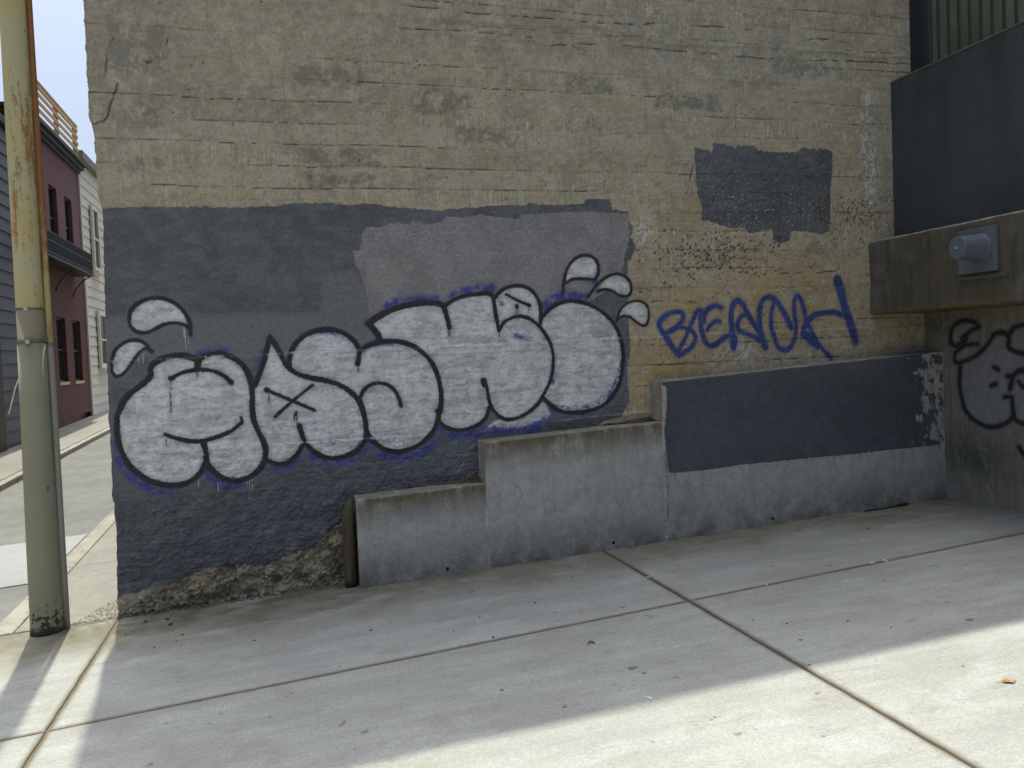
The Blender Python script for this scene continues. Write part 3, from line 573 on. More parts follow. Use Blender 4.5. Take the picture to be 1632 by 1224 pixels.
MAT_BOLT = simple('bright_bolt_steel', (.55, .55, .55), .35, .15, 30, .8)

# ------------------------------------------------------------------ ground
def sheet(name, x0, x1, y0, y1, dz, mat, nx=2, ny=2, label=None, kind='structure', fn=gz):
    xs = np.linspace(x0, x1, nx); ys = np.linspace(y0, y1, ny)
    v = [(x, y, fn(x, y)+dz) for y in ys for x in xs]
    f = [(j*nx+i, j*nx+i+1, (j+1)*nx+i+1, (j+1)*nx+i) for j in range(ny-1) for i in range(nx-1)]
    me = bpy.data.meshes.new(name); me.from_pydata(v, [], f); o = link(name, me, mat); tag(o, label, None, None, kind); return o
def gfar(x, y): return .042*max(-9., min(9., x)) + .027*max(0., min(y, 30.))
xs = [-300, -60, -9, -6, -3, 0, 3, 6, 9, 60, 300]; ys = [-300, -60, -20, -9, -6, -3, 0, 6, 12, 18, 24, 30, 90, 300]
v = [(x, y, gfar(x, y)-.03) for y in ys for x in xs]; nx = len(xs)
f = [(j*nx+i, j*nx+i+1, (j+1)*nx+i+1, (j+1)*nx+i) for j in range(len(ys)-1) for i in range(nx-1)]
me = bpy.data.meshes.new('ground'); me.from_pydata(v, [], f)
tag(link('ground', me, MAT_JOINT), 'bare dirt ground under the paving', None, None, 'structure')

def slab_mesh(name, cor, zf, cell=.06, r=.009, th=.05, jit=.0025, seed=0):
    """a cast slab: corners (x,y) counter-clockwise from front left; rounded arrises, uneven edges"""
    (ax, ay), (bx, by), (cx_, cy_), (dx_, dy_) = cor
    W = math.hypot(bx-ax, by-ay); H = math.hypot(dx_-ax, dy_-ay); rr = random.Random(seed)
    def axis(L):
        n = max(2, int((L-.06)/cell)); return [0, r*.3/L, r/L, .03/L]+[(.03+(L-.06)*k/n)/L for k in range(1, n)]+[1-.03/L, 1-r/L, 1-r*.3/L, 1]
    U, V = axis(W), axis(H); nu, nv = len(U), len(V)
    ju = [[rr.uniform(-jit, jit) for _ in V] for _ in range(2)]; jv = [[rr.uniform(-jit, jit) for _ in U] for _ in range(2)]
    P = []
    for j, b in enumerate(V):
        for i, a in enumerate(U):
            x = (ax*(1-a)+bx*a)*(1-b)+(dx_*(1-a)+cx_*a)*b; y = (ay*(1-a)+by*a)*(1-b)+(dy_*(1-a)+cy_*a)*b
            e = min(i, nu-1-i, j, nv-1-j); z = zf(x, y)-(.0, .0)[0]
            z -= (r, r*.42, r*.04, 0)[e] if e < 4 else 0
            if i < 3: x += ju[0][j]
            if i > nu-4: x += ju[1][j]
            if j < 3: y += jv[0][i]
            if j > nv-4: y += jv[1][i]
            P.append((x, y, z))
    F = [(j*nu+i, j*nu+i+1, (j+1)*nu+i+1, (j+1)*nu+i) for j in range(nv-1) for i in range(nu-1)]
    ring = [i for i in range(nu)]+[j*nu+nu-1 for j in range(1, nv)]+[(nv-1)*nu+i for i in range(nu-2, -1, -1)]+[j*nu for j in range(nv-2, 0, -1)]
    b = len(P); P += [(P[k][0], P[k][1], P[k][2]-th) for k in ring]; n = len(ring)
    F += [(ring[k], b+k, b+(k+1) % n, ring[(k+1) % n]) for k in range(n)]
    me = bpy.data.meshes.new(name); me.from_pydata(P, [], F)
    ev = [(1., .95, .55, .12)[min(i, nu-1-i, j, nv-1-j)] if min(i, nu-1-i, j, nv-1-j) < 4 else 0. for j in range(nv) for i in range(nu)]+[1.]*n
    me.attributes.new('edge', 'FLOAT', 'POINT').data.foreach_set('value', np.array(ev, np.float32)); return me
pav = empty('pavement', (0, 0, 0)); tag(pav, 'pale concrete pavement of large cast slabs', None, None, 'structure')
g = .008
link('joint_fill', MB().quad((-3.3, -6.4, -.013+gz(-3.3, 0)), (6.62, -6.4, -.013+gz(6.62, 0)), (6.62, .01, -.013+gz(6.62, 0)), (-3.3, .01, -.013+gz(-3.3, 0))).mesh('joint_fill'), MAT_JOINT, pav)
def jy(x): return -1.709+.0585*x if x > 0 else -1.709+.05*x          # the long joint is not quite parallel to the wall
cuts = [-3.3, 0.0, 3.29, 6.62]
k = 0
for i in range(3):
    x0, x1 = cuts[i]+g, cuts[i+1]-g
    for rowi in range(3):
        y0 = (lambda x: jy(x)+.004, lambda x: -4.05+g, lambda x: -6.4)[rowi]; y1 = (lambda x: .012 if i == 0 else .02, lambda x: jy(x)-.004, lambda x: -4.05-.004)[rowi]
        me = slab_mesh('paving_slab', [(x0, y0(x0)), (x1, y0(x1)), (x1, y1(x1)), (x0, y1(x0))], gz, seed=k); k += 1
        link('paving_slab', me, MAT_SLAB, pav, True)
me = MB().box(-30, 30, -6.62, -6.42, -.3, .0, lambda x, y: gz(x, 0)).mesh('kerb', .01); tag(link('kerb', me, MAT_CURB), 'long concrete kerb of the front pavement', None, None, 'structure')
sheet('street', -60, 60, -30, -6.6, -.012, MAT_ASPH, 13, 4, 'broad concrete street', fn=lambda x, y: .042*max(-9, min(9, x))-.1)
aw = empty('alley_walk', (0, 0, 0)); tag(aw, 'sunlit narrow concrete walk along the alley', None, None, 'structure')
yy = [.03, 1.62, 3.2, 4.8, 6.4, 8.0, 9.6, 12.8, 16, 22, 28]
for i in range(len(yy)-1):
    me = slab_mesh('walk_slab', [(-.62, yy[i]+.004), (.3, yy[i]+.004), (.3, yy[i+1]-.004), (-.62, yy[i+1]-.004)], gz, .12, .006, .05, .003, 40+i); link('walk_slab', me, MAT_WALK, aw, True)
    me = slab_mesh('kerb_stone', [(-.775, yy[i]+.004), (-.628, yy[i]+.004), (-.628, yy[i+1]-.004), (-.775, yy[i+1]-.004)], gz, .12, .006, .05, .003, 70+i); link('kerb_stone', me, MAT_CURB, aw, True)
sheet('road', -2.62, -.78, .03, 30, -.012, MAT_ROAD, 8, 40, 'worn sunlit grey alley road', fn=lambda x, y: gz(x, y)-.012*math.sin((x+2.62)/1.84*math.pi))
sheet('road_patch', -2.6, -.79, 1.3, 2.95, -.005, MAT_RPATCH, 8, 8, 'pale blue grey concrete patch across the alley road', fn=lambda x, y: gz(x, y+.25*(x+.79)*0)-.012*math.sin((x+2.62)/1.84*math.pi))
lw = empty('left_walk', (0, 0, 0)); tag(lw, 'raised concrete pavement along the alley houses', None, None, 'structure')
me = MB().box(-2.72, -2.6, -.03, 30, -.15, .075, lambda x, y: gz(-2.6, y)).mesh('kerb', .015); link('kerb_stone', me, MAT_CURB, lw)
yl = [0, 2, 4, 6, 8, 10, 12, 14, 16, 18, 20, 24, 30]
for i in range(len(yl)-1):
    me = slab_mesh('walk_slab', [(-3.76, yl[i]+.005), (-2.73, yl[i]+.005), (-2.73, yl[i+1]-.005), (-3.76, yl[i+1]-.005)], lambda x, y: gz(-2.6, y)+.08+.01*(-2.6-x), .2, .006, .05, .003, 90+i); link('walk_slab', me, MAT_WALK, lw, True)

# ------------------------------------------------------------------ the big board-formed concrete wall
DX = .008
X = np.arange(0, 6.42, DX); Z = np.arange(-.06, 4.56, DX); nz, nx = len(Z), len(X); SH = (nz, nx)
XX, ZZ = np.meshgrid(X, Z)
def field(): return np.full(SH, FAR, np.float32)
att = {}
d = field()
for i, (w, p) in enumerate(BLACK): stroke(d, X, Z, DX, p, w, True, .09, i)
att['black'] = d
d = field()
for p in SILVER: polysdf(d, X, Z, DX, p, True)
att['silver'] = d
d = field()
for w, p in BLUE: stroke(d, X, Z, DX, p, w)
att['blue'] = d
d = field()
for i, (w, p) in enumerate(TAG): stroke(d, X, Z, DX, p, w, True, .08, i)
att['tag'] = d
d = field()
for w, p in DRIPS: stroke(d, X, Z, DX, p, w*.6, False)
att['drip'] = d
d = field(); polysdf(d, X, Z, DX, SLATE[0]); dsl = d.copy(); polysdf(d, X, Z, DX, PATCH[0]); att['slate'] = d
dpt = field(); polysdf(dpt, X, Z, DX, PATCH[0])
for n, src in (('warm', WARM), ('mid', MID), ('teal', TEAL)):
    d = field(); polysdf(d, X, Z, DX, src[0]); att[n] = d
dcr = field()
cr_rng = random.Random(3)
for w, p in CRACKS:
    q = []
    for (a, b) in crom(p, 5): q.append((a+cr_rng.uniform(-.006, .006), b+cr_rng.uniform(-.006, .006)))
    stroke(dcr, X, Z, DX, q, w*.22, False)
n1 = fnoise(SH, DX, .012, .05, 1, .6); n2 = fnoise(SH, DX, .03, .25, 2, 1.4); n3 = fnoise(SH, DX, .2, 1.5, 3, 1.6); n4 = fnoise(SH, DX, .008, .02, 4, .3)
nh = fnoise(SH, DX, .02, .6, 5, 1.2, 1., .12)
for i_, (k_, (sc_, ax_, az_, b__)) in enumerate(BAKE.items()): att[k_] = .5+.105*fnoise(SH, DX, .006, .8/sc_, 300+i_, b__, ax_, az_)
# boards
BH = .1455
h = np.zeros(SH, np.float32); board = np.zeros(SH, np.float32); vert = np.zeros(SH, np.float32)
zw = ZZ + .004*n3 + .0015*n2
course = np.floor((zw-.02)/BH).astype(int); fr = (zw-.02)/BH-course
br = random.Random(11)
line = np.zeros(SH, np.float32)
for c in range(course.min(), course.max()+1):
    msk = course == c; x = -br.uniform(0, 2.)
    off = br.uniform(-.0018, .0018)
    while x < 6.5:
        L = br.uniform(1.6, 5.); o = off+br.uniform(-.0016, .0016); t = br.uniform(-1, 1); vt = max(0, br.uniform(-.5, 1.)); sel = msk & (XX >= x) & (XX < x+L)
        h[sel] += o; board[sel] = t; vert[sel] = vt; x += L
    ln = np.maximum(0, fnoise((1, nx), DX, .3, 4., 100+c, 1.6)[0]*.8+br.uniform(-.2, 1.0))
    line += np.where(msk, np.clip(1-np.abs(fr)*BH/.0075, 0, 1)*np.minimum(ln, 1.1)[None, :], 0)
h -= .0040*line
lip = np.clip(1-np.abs(fr-.06)*BH/.012, 0, 1)*np.clip(nh, 0, 1.5); h += .0016*lip
h += .0005*n4+.0006*n1+.0008*n2+.0012*n3
low = np.clip((1.25-ZZ)/.8, 0, 1); low = low*low*(3-2*low)
h += low*(.0030*n2+.0016*n1)+low*.002*np.clip(nh, -1, 2)
# ledges that catch the light
def ledge(pts, amp, wid):
    xs_, zs_ = zip(*pts); zl = np.interp(X, xs_, zs_)[None, :]+.003*n3
    e = ZZ-zl; return amp*np.exp(-np.clip(-e, 0, 1)/wid)*(e < 0)
h += ledge([(0, 1.665), (.9, 1.668), (1.9, 1.675), (3.7, 1.69), (6.4, 1.70)], .0065, .05)
h += ledge([(0, 1.07), (1, 1.06), (2, 1.05), (3.8, 1.12), (6.4, 1.15)], .006, .04)*np.clip(.4+n3, 0, 1)
h += ledge([(0, 2.0), (1, 2.0), (3, 2.01), (6.4, 2.02)], .003, .06)
h += np.where(ZZ > np.interp(X, [0, 2.5, 4, 6.4], [4.02, 3.97, 3.93, 3.90])[None, :]+.012*n3, .008, 0)   # upper pour stands proud
# pits and chips
honey = np.exp(-(((XX-4.42)/.32)**2+((ZZ-2.30)/.13)**2)) + .7*np.exp(-(((XX-5.75)/.22)**2+((ZZ-2.62)/.16)**2)) + .5*np.exp(-(((XX-5.3)/.3)**2+((ZZ-2.72)/.14)**2))+.35*np.exp(-(((XX-4.6)/.5)**2+((ZZ-2.05)/.1)**2))
pit = np.zeros(SH, np.float32); pr = np.random.default_rng(5)
cand = [(pr.normal(4.42, .27), pr.normal(2.30, .10), pr.uniform(.004, .011), 0) for _ in range(330)]
cand += [(pr.normal(5.72, .2), pr.normal(2.6, .13), pr.uniform(.004, .010), 0) for _ in range(150)]+[(pr.normal(5.2, .3), pr.normal(2.72, .12), pr.uniform(.004, .009), 0) for _ in range(60)]
cand += [(pr.uniform(.1, 6.3), pr.uniform(.2, 4.4), pr.uniform(.004, .008), 0) for _ in range(260)]
cand += [(pr.uniform(1.8, 4.4), pr.uniform(2.6, 4.2), pr.uniform(.004, .007), 1) for _ in range(90)]+[(pr.uniform(3.8, 6.0), pr.uniform(1.45, 2.3), pr.uniform(.004, .008), 0) for _ in range(170)]
for px, pz, r, sl_ in cand:
    j = int(px/DX); i = int((pz+.06)/DX); w = 5
    if j < w or i < w or j > nx-w-1 or i > nz-w-1: continue
    a = XX[i-w:i+w+1, j-w:j+w+1]-px; b = ZZ[i-w:i+w+1, j-w:j+w+1]-pz
    if sl_: a, b = (a*.8-b*.6)*2.0, (a*.6+b*.8)*.55
    pit[i-w:i+w+1, j-w:j+w+1] = np.maximum(pit[i-w:i+w+1, j-w:j+w+1], np.clip(1.25-np.hypot(a, b)/r, 0, 1))
h -= .006*pit
crk = np.clip(1-np.maximum(dcr, 0)/.006, 0, 1)*np.clip(.55+.6*n2, 0, 1); h -= .009*crk
rotd = np.clip((-dsl-.0)/.02, 0, 1)                                                    # inside the paint
zrot = np.interp(X, [0, .35, .7, 1.1, 1.3, 1.45, 1.6], [.07, .22, .30, .27, .42, .55, .5])[None, :]
rot = np.clip((zrot-ZZ)/.03, 0, 1)*(1-rotd)*(XX < 1.7)
h += rot*(.006*n2+.003*n1-.010)
h += np.where(att['teal'] < 0, -.006, 0)
# the paint-free stub at the very foot of the corner
att['rot'] = rot*np.clip((XX-.10)/.03, 0, 1)
att['vert'] = vert; att['honey'] = np.clip(honey, 0, 1); att['board'] = board
att['crack'] = np.clip(np.clip(crk*1.05, 0, 1)+np.clip(line*.75*(dsl > 0), 0, .7)+np.clip(line*.25, 0, .3)+pit*.85*(dsl > -.0)+pit*.35, 0, 1)*np.where((att['slate'] < 0) | (att['silver'] < 0), .45, 1)
def blob(cx_, cz, rx, rz): return np.exp(-(((XX-cx_)/rx)**2+((ZZ-cz)/rz)**2))
att['ochre'] = .8*np.clip(1.3*blob(3.95, 1.45, .55, .5)+blob(4.9, 1.95, 1.1, .3)+.8*blob(5.4, 1.75, .7, .35)+.35*blob(.4, 2.75, .5, .2)+.4*blob(4.7, 2.55, 1.3, .3)+.3*blob(3.6, 2.45, .4, .2), 0, 1)*(.75+.25*np.clip(n3, -1, 1))
att['grey'] = np.clip(.9*blob(3.6, 3.95, 2.6, .22)+.7*blob(.25, 3.6, .4, .6)+.6*blob(5.6, 1.55, .7, .12)+.6*blob(4.6, 1.60, .3, .12)+.5*blob(1.2, 3.4, .7, .25), 0, 1)
wl = np.zeros(SH, np.float32)
for zc, wx, wz in ((3.55, .05, .08), (3.35, .07, .12), (3.18, .09, .14), (3.0, .07, .13), (2.86, .06, .1), (2.7, .05, .08)): wl = np.maximum(wl, blob(5.83+.02*math.sin(zc*9), zc, wx, wz))
wl = np.maximum(wl, .9*blob(3.80, 2.48, .07, .13)); wl = np.maximum(wl, .7*blob(4.55, 1.55, .16, .1)); wl = np.maximum(wl, .55*blob(4.2, 1.3, .06, .06)); wl = np.maximum(wl, .7*blob(1.28, .36, .07, .05))
wl = np.maximum(wl, .8*np.exp(-((XX-.03)/.016)**2)*np.exp(-((ZZ-2.5)/.12)**2))
att['white'] = np.clip(wl*1.25, 0, 1)
old = np.zeros(SH, np.float32)
orr = random.Random(23)
for (a, b, c, d_) in ((1.25, 1.75, 3.45, 3.62), (1.25, 1.85, 2.93, 3.07), (.12, .5, 3.5, 3.85), (1.3, 1.8, 2.78, 2.9), (.15, .42, 2.86, 2.98), (2.35, 2.8, 3.1, 3.24), (2.05, 2.5, 3.3, 3.5), (.1, .45, 3.15, 3.35), (3.2, 3.6, 3.5, 3.64), (3.9, 4.5, 3.4, 3.55), (5.2, 5.5, 2.28, 2.42), (4.9, 5.6, 3.72, 3.86)):
    e = np.maximum(np.abs(XX-(a+b)/2)-(b-a)/2, np.abs(ZZ-(c+d_)/2)-(d_-c)/2)+.012*n2; old = np.maximum(old, np.clip(-e/.03, 0, 1))
for _ in range(8):
    a, c = orr.uniform(0, 5.8), orr.uniform(2.6, 4.3); b, d_ = a+orr.uniform(.15, .7), c+orr.uniform(.08, .2); kk = orr.uniform(.2, .6)
    e = np.maximum(np.abs(XX-(a+b)/2)-(b-a)/2, np.abs(ZZ-(c+d_)/2)-(d_-c)/2)+.015*n2; old = np.maximum(old, kk*np.clip(-e/.03, 0, 1))
att['old'] = old
att['thin'] = np.clip(np.where(dpt < .05, np.clip(.35+.65*blob(5.15, 2.66, .35, .14)+.75*blob(4.55, 2.66, .28, .2), 0, 1), 0.0), 0, 1)
att['purple'] = np.clip((1.15-ZZ)/.7, 0, 1)*np.clip((3.9-XX)/.8, 0, 1)
# left arris: worn and not plumb
ez = np.interp(Z, [0, .25, .55, .8, 1.4, 2.2, 2.64, 2.7, 3.15, 3.2, 3.6, 4.56], [-.01, .0, .012, .004, .010, .030, .045, .022, .018, -.004, .0, .012])+.0022*fnoise((1, nz), DX, .012, .2, 77, .6)[0]
XD = XX+np.exp(-XX/.10)*ez[:, None]
att['ridge_glint'] = np.clip(sum(np.clip(1-np.abs(ZZ-np.interp(X, [q[0] for q in l_], [q[1] for q in l_])[None, :]-.003*n3)/.0075, 0, 1)*w_ for l_, w_ in (([(0, 1.665), (.9, 1.668), (1.9, 1.675), (3.7, 1.69), (6.4, 1.70)], np.clip((3.75-XX)/.1, 0, 1)*np.clip(.6+.5*n3, .15, 1)*np.where(att['silver'] < 0, 1, .4)), ([(0, 1.07), (1, 1.06), (2, 1.05), (3.8, 1.12), (6.4, 1.15)], np.clip(n3+.2, 0, 1)*np.where(att['silver'] < 0, 1, .15)))), 0, 1)
att['rough'] = np.clip(low+.35*np.clip(n3, 0, 1)+.15, 0, 1)
att['glint'] = np.clip((.15+.85*np.clip((1.35-ZZ)/.4, 0, 1))*np.clip(.5+.8*fnoise(SH, DX, .1, .5, 9, 1.2), 0, 1), 0, 1)  # where bright glints are painted into the silver, mostly low down
h -= .014*np.clip(1-XX/.022, 0, 1)**2*(1+.5*n2.clip(-1, 1)); 
YD = -h
hx = np.gradient(h, DX, axis=1); hz = np.gradient(h, DX, axis=0)
nl = np.sqrt(hx*hx+hz*hz+1); NRM = np.stack([-hx/nl, -1/nl, -hz/nl], -1).reshape(-1, 3).astype(np.float32)
POS = np.stack([XD, YD, ZZ], -1).reshape(-1, 3).astype(np.float32)
def piece(name, cells, parent, pos, nrm, attrs, mat, shape):
    """cells: bool (nz-1, nx-1) of the wall grid that make up this part"""
    w = shape[1]; ii, jj = np.nonzero(cells); a = ii*w+jj
    quads = np.stack([a, a+1, a+w+1, a+w], 1); uniq, inv = np.unique(quads, return_inverse=True); inv = inv.reshape(-1).astype(np.int32)
    me = bpy.data.meshes.new(name); me.vertices.add(len(uniq)); me.vertices.foreach_set('co', pos[uniq].ravel())
    me.loops.add(len(inv)); me.loops.foreach_set('vertex_index', inv); n = len(a); me.polygons.add(n)
    me.polygons.foreach_set('loop_start', np.arange(0, 4*n, 4, dtype=np.int32)); me.update(calc_edges=True)
    for k_, v_ in attrs.items():
        at = me.attributes.new(k_, 'FLOAT', 'POINT'); at.data.foreach_set('value', np.ascontiguousarray(v_.reshape(-1)[uniq], np.float32))
    o = link(name, me, mat, parent, True)
    if nrm is not None: me.normals_split_custom_set_from_vertices(nrm[uniq].tolist())
    return o
wall = empty('concrete_wall'); tag(wall, 'tall weathered board-marked concrete wall with painted-over grey band', 'wall')
mid_ = lambda a: .25*(a[:-1, :-1]+a[1:, :-1]+a[:-1, 1:]+a[1:, 1:])
letters = np.minimum(att['silver'], att['black']-.004); cl = mid_(letters) < 0; ct = mid_(att['tag']) < .004; cp = mid_(dpt) < 0; cs = mid_(dsl) < 0
cp &= ~ct; cs &= ~(cl | ct | cp); ct &= ~cl; cb = ~(cl | ct | cp | cs)
cl &= True
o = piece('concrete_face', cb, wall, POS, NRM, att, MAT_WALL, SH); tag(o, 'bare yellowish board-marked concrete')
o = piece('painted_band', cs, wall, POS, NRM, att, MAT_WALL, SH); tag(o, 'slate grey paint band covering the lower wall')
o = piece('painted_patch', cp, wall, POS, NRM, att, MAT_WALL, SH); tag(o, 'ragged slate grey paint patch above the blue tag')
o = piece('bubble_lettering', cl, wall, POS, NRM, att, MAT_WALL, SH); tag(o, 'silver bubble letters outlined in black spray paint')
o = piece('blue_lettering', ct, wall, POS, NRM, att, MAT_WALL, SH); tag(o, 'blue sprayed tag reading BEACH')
# upper storey, far right and flank of the same wall
MAT_FLANK = grey_concrete('plain_wall_concrete', (.26, .235, .165), (.34, .305, .22), (.17, .15, .10), .4)
mb = MB(); ZT = Z[-1]; XT = X[-1]; WH = 9.66
mb.box(.012, 11, .004, 14, ZT, WH); me = mb.mesh('upper_wall', .004); link('upper_wall', me, MAT_FLANK, wall)
me = MB().box(XT-.004, 11, .003, 14, -.3, ZT-.004).mesh('right_wall'); link('wall_return', me, grey_concrete('mossy_wall_concrete', (.12, .115, .075), (.17, .165, .115), (.07, .075, .045), .5), wall)
mb = MB()
for i in range(0, nz-1, 4):
    i2 = min(i+4, nz-1)
    mb.quad((XD[i, 0], YD[i, 0], Z[i]), (XD[i2, 0], YD[i2, 0], Z[i2]), (XD[i2, 0], 14, Z[i2]), (XD[i, 0], 14, Z[i]))
link('wall_flank', mb.mesh('wall_flank'), MAT_FLANK, wall)

# ------------------------------------------------------------------ stepped low wall
bw = empty('stepped_retaining_wall', (0, 0, 0)); tag(bw, 'low stepped grey concrete wall built against the tall wall', 'low wall')
TH = .2; b_ = .010
cols = []                                                               # (x, top z, inset)
def seg(x0, x1, z0, z1, n, first):
    cols.append((x0, z0-b_ if True else z0, b_)); cols.append((x0+b_*.35, z0-b_*.35, b_*.35)); cols.append((x0+b_, z0, 0))
    for k_ in range(1, n+1):
        t = k_/n; cols.append((x0+b_+(x1-x0-b_)*t, z0+(z1-z0)*t, 0))
seg(1.53, 2.43, .668, .706, 75, True); seg(2.43, 3.80, .994, 1.052, 115, False); seg(3.80, 6.34, 1.353, 1.480, 210, False)
nr = 110
prof_n = nr+1+4
P = []; sidx = []
br2 = random.Random(4)
for ci, (x, zt, ins) in enumerate(cols):
    gb = gz(x, -.2)-.03; wav = .003*math.sin(x*5.1)+.002*math.sin(x*13+1)
    xx = x
    low_prev = cols[ci-1][1] if ci else None
    for r_ in range(nr+1):
        t = r_/nr; z = gb+(zt-.009-gb)*t
        front_ins = ins if (x < 1.6) else (ins if False else 0)
        P.append((xx, -TH+front_ins+wav*.3, z))
    P.append((xx, -TH+.003+(ins if x < 1.6 else 0), zt-.003+.002*math.sin(x*17))); P.append((xx, -TH+.010, zt+.002*math.sin(x*17))); P.append((xx, -TH*.5, zt+.0015*math.sin(x*9))); P.append((xx, .012, zt))
nc = len(cols); POSB = np.array(P, np.float32).reshape(nc, prof_n, 3).transpose(1, 0, 2)          # rows = profile, columns = x
SB = (prof_n, nc); bx_, bz_ = POSB[..., 0], POSB[..., 2]
Xb = np.arange(1.4, 6.5, .01); Zb = np.arange(0, 1.6, .01); dp = np.full((len(Zb), len(Xb)), FAR, np.float32); polysdf(dp, Xb, Zb, .01, BENCHPATCH[0])
dc = np.full((len(Zb), len(Xb)), FAR, np.float32)
for w, p in BENCHCRACKS:
    stroke(dc, Xb, Zb, .01, [(a+cr_rng.uniform(-.008, .008), b+cr_rng.uniform(-.01, .01)) for a, b in crom(p, 5)], w*.4, False)
def samp(A_, x, z):
    fi = np.clip((z-0)/.01, 0, len(Zb)-1.01); fj = np.clip((x-1.4)/.01, 0, len(Xb)-1.01); i = fi.astype(int); j = fj.astype(int); u = fi-i; v_ = fj-j
    return A_[i, j]*(1-u)*(1-v_)+A_[i+1, j]*u*(1-v_)+A_[i, j+1]*(1-u)*v_+A_[i+1, j+1]*u*v_
ztop = np.array([c[1] for c in cols])[None, :]
front = np.zeros(SB, bool); front[:nr+1] = True
paint = np.where(front & (bx_ > 3.795), samp(dp, bx_, bz_), FAR)
gl = .042*bx_
ab = {'paint': paint, 'crack': np.clip(1-np.maximum(samp(dc, bx_, bz_), 0)/.006, 0, .8)*front,
      'topdirt': np.where(front, np.clip(1.15-(ztop-bz_)/.2, 0, 1)*(bx_ < 3.79), .75), 'footdirt': np.clip(1-(bz_-gl)/.32, 0, 1),
      'worn': np.clip((bx_-5.75)/.5, 0, 1)}
PB = POSB.reshape(-1, 3)
mB = lambda a: .25*(a[:-1, :-1]+a[1:, :-1]+a[:-1, 1:]+a[1:, 1:])
cpaint = mB(paint) < 0
o = piece('concrete_body', ~cpaint, bw, PB, None, ab, MAT_BENCH, SB); o = piece('painted_panel', cpaint, bw, PB, None, ab, MAT_BENCH, SB); tag(o, 'slate grey painted panel of the highest step')
i0 = np.arange(prof_n); capv = [tuple(POSB[i, 0]) for i in range(prof_n)]+[(1.53, .012, float(POSB[0, 0, 2]))]
me = bpy.data.meshes.new('end_face'); me.from_pydata(capv, [], [tuple(range(len(capv)))[::-1]]); 
for k_ in ab: me.attributes.new(k_, 'FLOAT', 'POINT').data.foreach_set('value', np.full(len(capv), FAR if k_ == 'paint' else (.6 if 'dirt' in k_ else 0), np.float32))
link('end_face', me, MAT_BENCH, bw)
MAT_HOLE = simple('hole_dark', (.015, .014, .012), .95, .2)
for x, z in ((2.13, .135), (3.37, .19), (4.70, .245)):
    me = MB().tube([(x, -TH-.004, z), (x, -TH-.001, z), (x, -TH+.02, z)], [.011, .012, .012], 12).mesh('weep_hole'); link('weep_hole', me, MAT_HOLE, bw)

# mossy timber stop at the low end
def moss_wood():
    m = M('mossy_timber'); g1 = m.noise(1., 6, .65, m.scale(m.co, (40, 40, 2.2))); n_ = m.noise(14, 7, .7); z = m.sep(2)
    c = m.mix(m.step(g1, .35, .65), (.055, .045, .03), (.15, .11, .065)); c = m.mix(m.math('MULTIPLY', m.step(m.math('ADD', n_, m.step(z, .25, .6, -.05, .2)), .5, .68), .8), c, (.075, .082, .048))
    c = m.mix(m.math('MULTIPLY', m.math('MULTIPLY', m.step(z, .2, .3), m.step(z, .5, .36)), m.step(n_, .4, .6)), c, (.12, .075, .042))
    c = m.mix(m.step(m.math('ADD', z, m.math('MULTIPLY', n_, .1)), .18, .1), c, (.028, .03, .02)); return m.done(c, .95, m.bump(m.math('ADD', g1, n_), .7, .006))
MAT_MOSS = moss_wood()
bm = bmesh.new(); ring = []
pz = [.035, .12, .25, .4, .52, .585, .615, .640]
for k_, z in enumerate(pz):
    rr_ = []
    for q in range(18):
        an = 2*math.pi*q/18; ca, sa = math.cos(an), math.sin(an); sx = math.copysign(abs(ca)**.55, ca); sy = math.copysign(abs(sa)**.55, sa)
        s_ = (1, 1, 1, 1, .99, .97, .86, .55)[k_]*(1+.035*math.sin(q*2.7+z*7)); zz = z+(.035*sx if k_ >= 5 else 0)
        rr_.append(bm.verts.new((1.478+.040*sx*s_, -.075+.068*sy*s_, zz)))
    ring.append(rr_)
for a, b in zip(ring[:-1], ring[1:]):
    for q in range(18): bm.faces.new((a[q], a[(q+1) % 18], b[(q+1) % 18], b[q]))
bm.faces.new(ring[-1]); bm.faces.new(ring[0][::-1]); bmesh.ops.recalc_face_normals(bm, faces=bm.faces)
me = bpy.data.meshes.new('timber_post'); bm.to_mesh(me); bm.free()
o = link('timber_post', me, MAT_MOSS, None, True); tag(o, 'short mossy timber post at the low end of the stepped wall', 'post')

# ------------------------------------------------------------------ right-hand wall, beam, parapet, fence, pipe cap
rw = empty('side_wall', (6.34, 0, gz(6.34, 0))); tag(rw, 'dark concrete side wall with a projecting beam and slate painted parapet', 'wall')
YE = 4.3
DU = .01; U = np.arange(0, YE+.005, DU); V = np.arange(.2, 1.84, DU); S2 = (len(V), len(U)); UU, VV = np.meshgrid(U, V)
ra = {}
d = np.full(S2, FAR, np.float32)
for i, (w, p) in enumerate(RIGHTBLACK): stroke(d, U, V, DU, p, w, True, .1, i)
ra['black'] = d
d = np.full(S2, FAR, np.float32)
for p in RIGHTSILVER: polysdf(d, U, V, DU, p, True)
ra['silver'] = d
m2 = fnoise(S2, DU, .03, .3, 21, 1.2); m1 = fnoise(S2, DU, .012, .05, 22, .6)
ra['green'] = np.clip(np.exp(-(((UU-.5)/.4)**2+((VV-.62)/.16)**2))+.8*np.clip((VV-1.5)/.2, 0, 1)*np.exp(-((UU-.15)/.2)**2), 0, 1)
ra['pink'] = np.clip((UU-.6)/.5, 0, 1)*np.clip((1.0-VV)/.3, 0, 1)
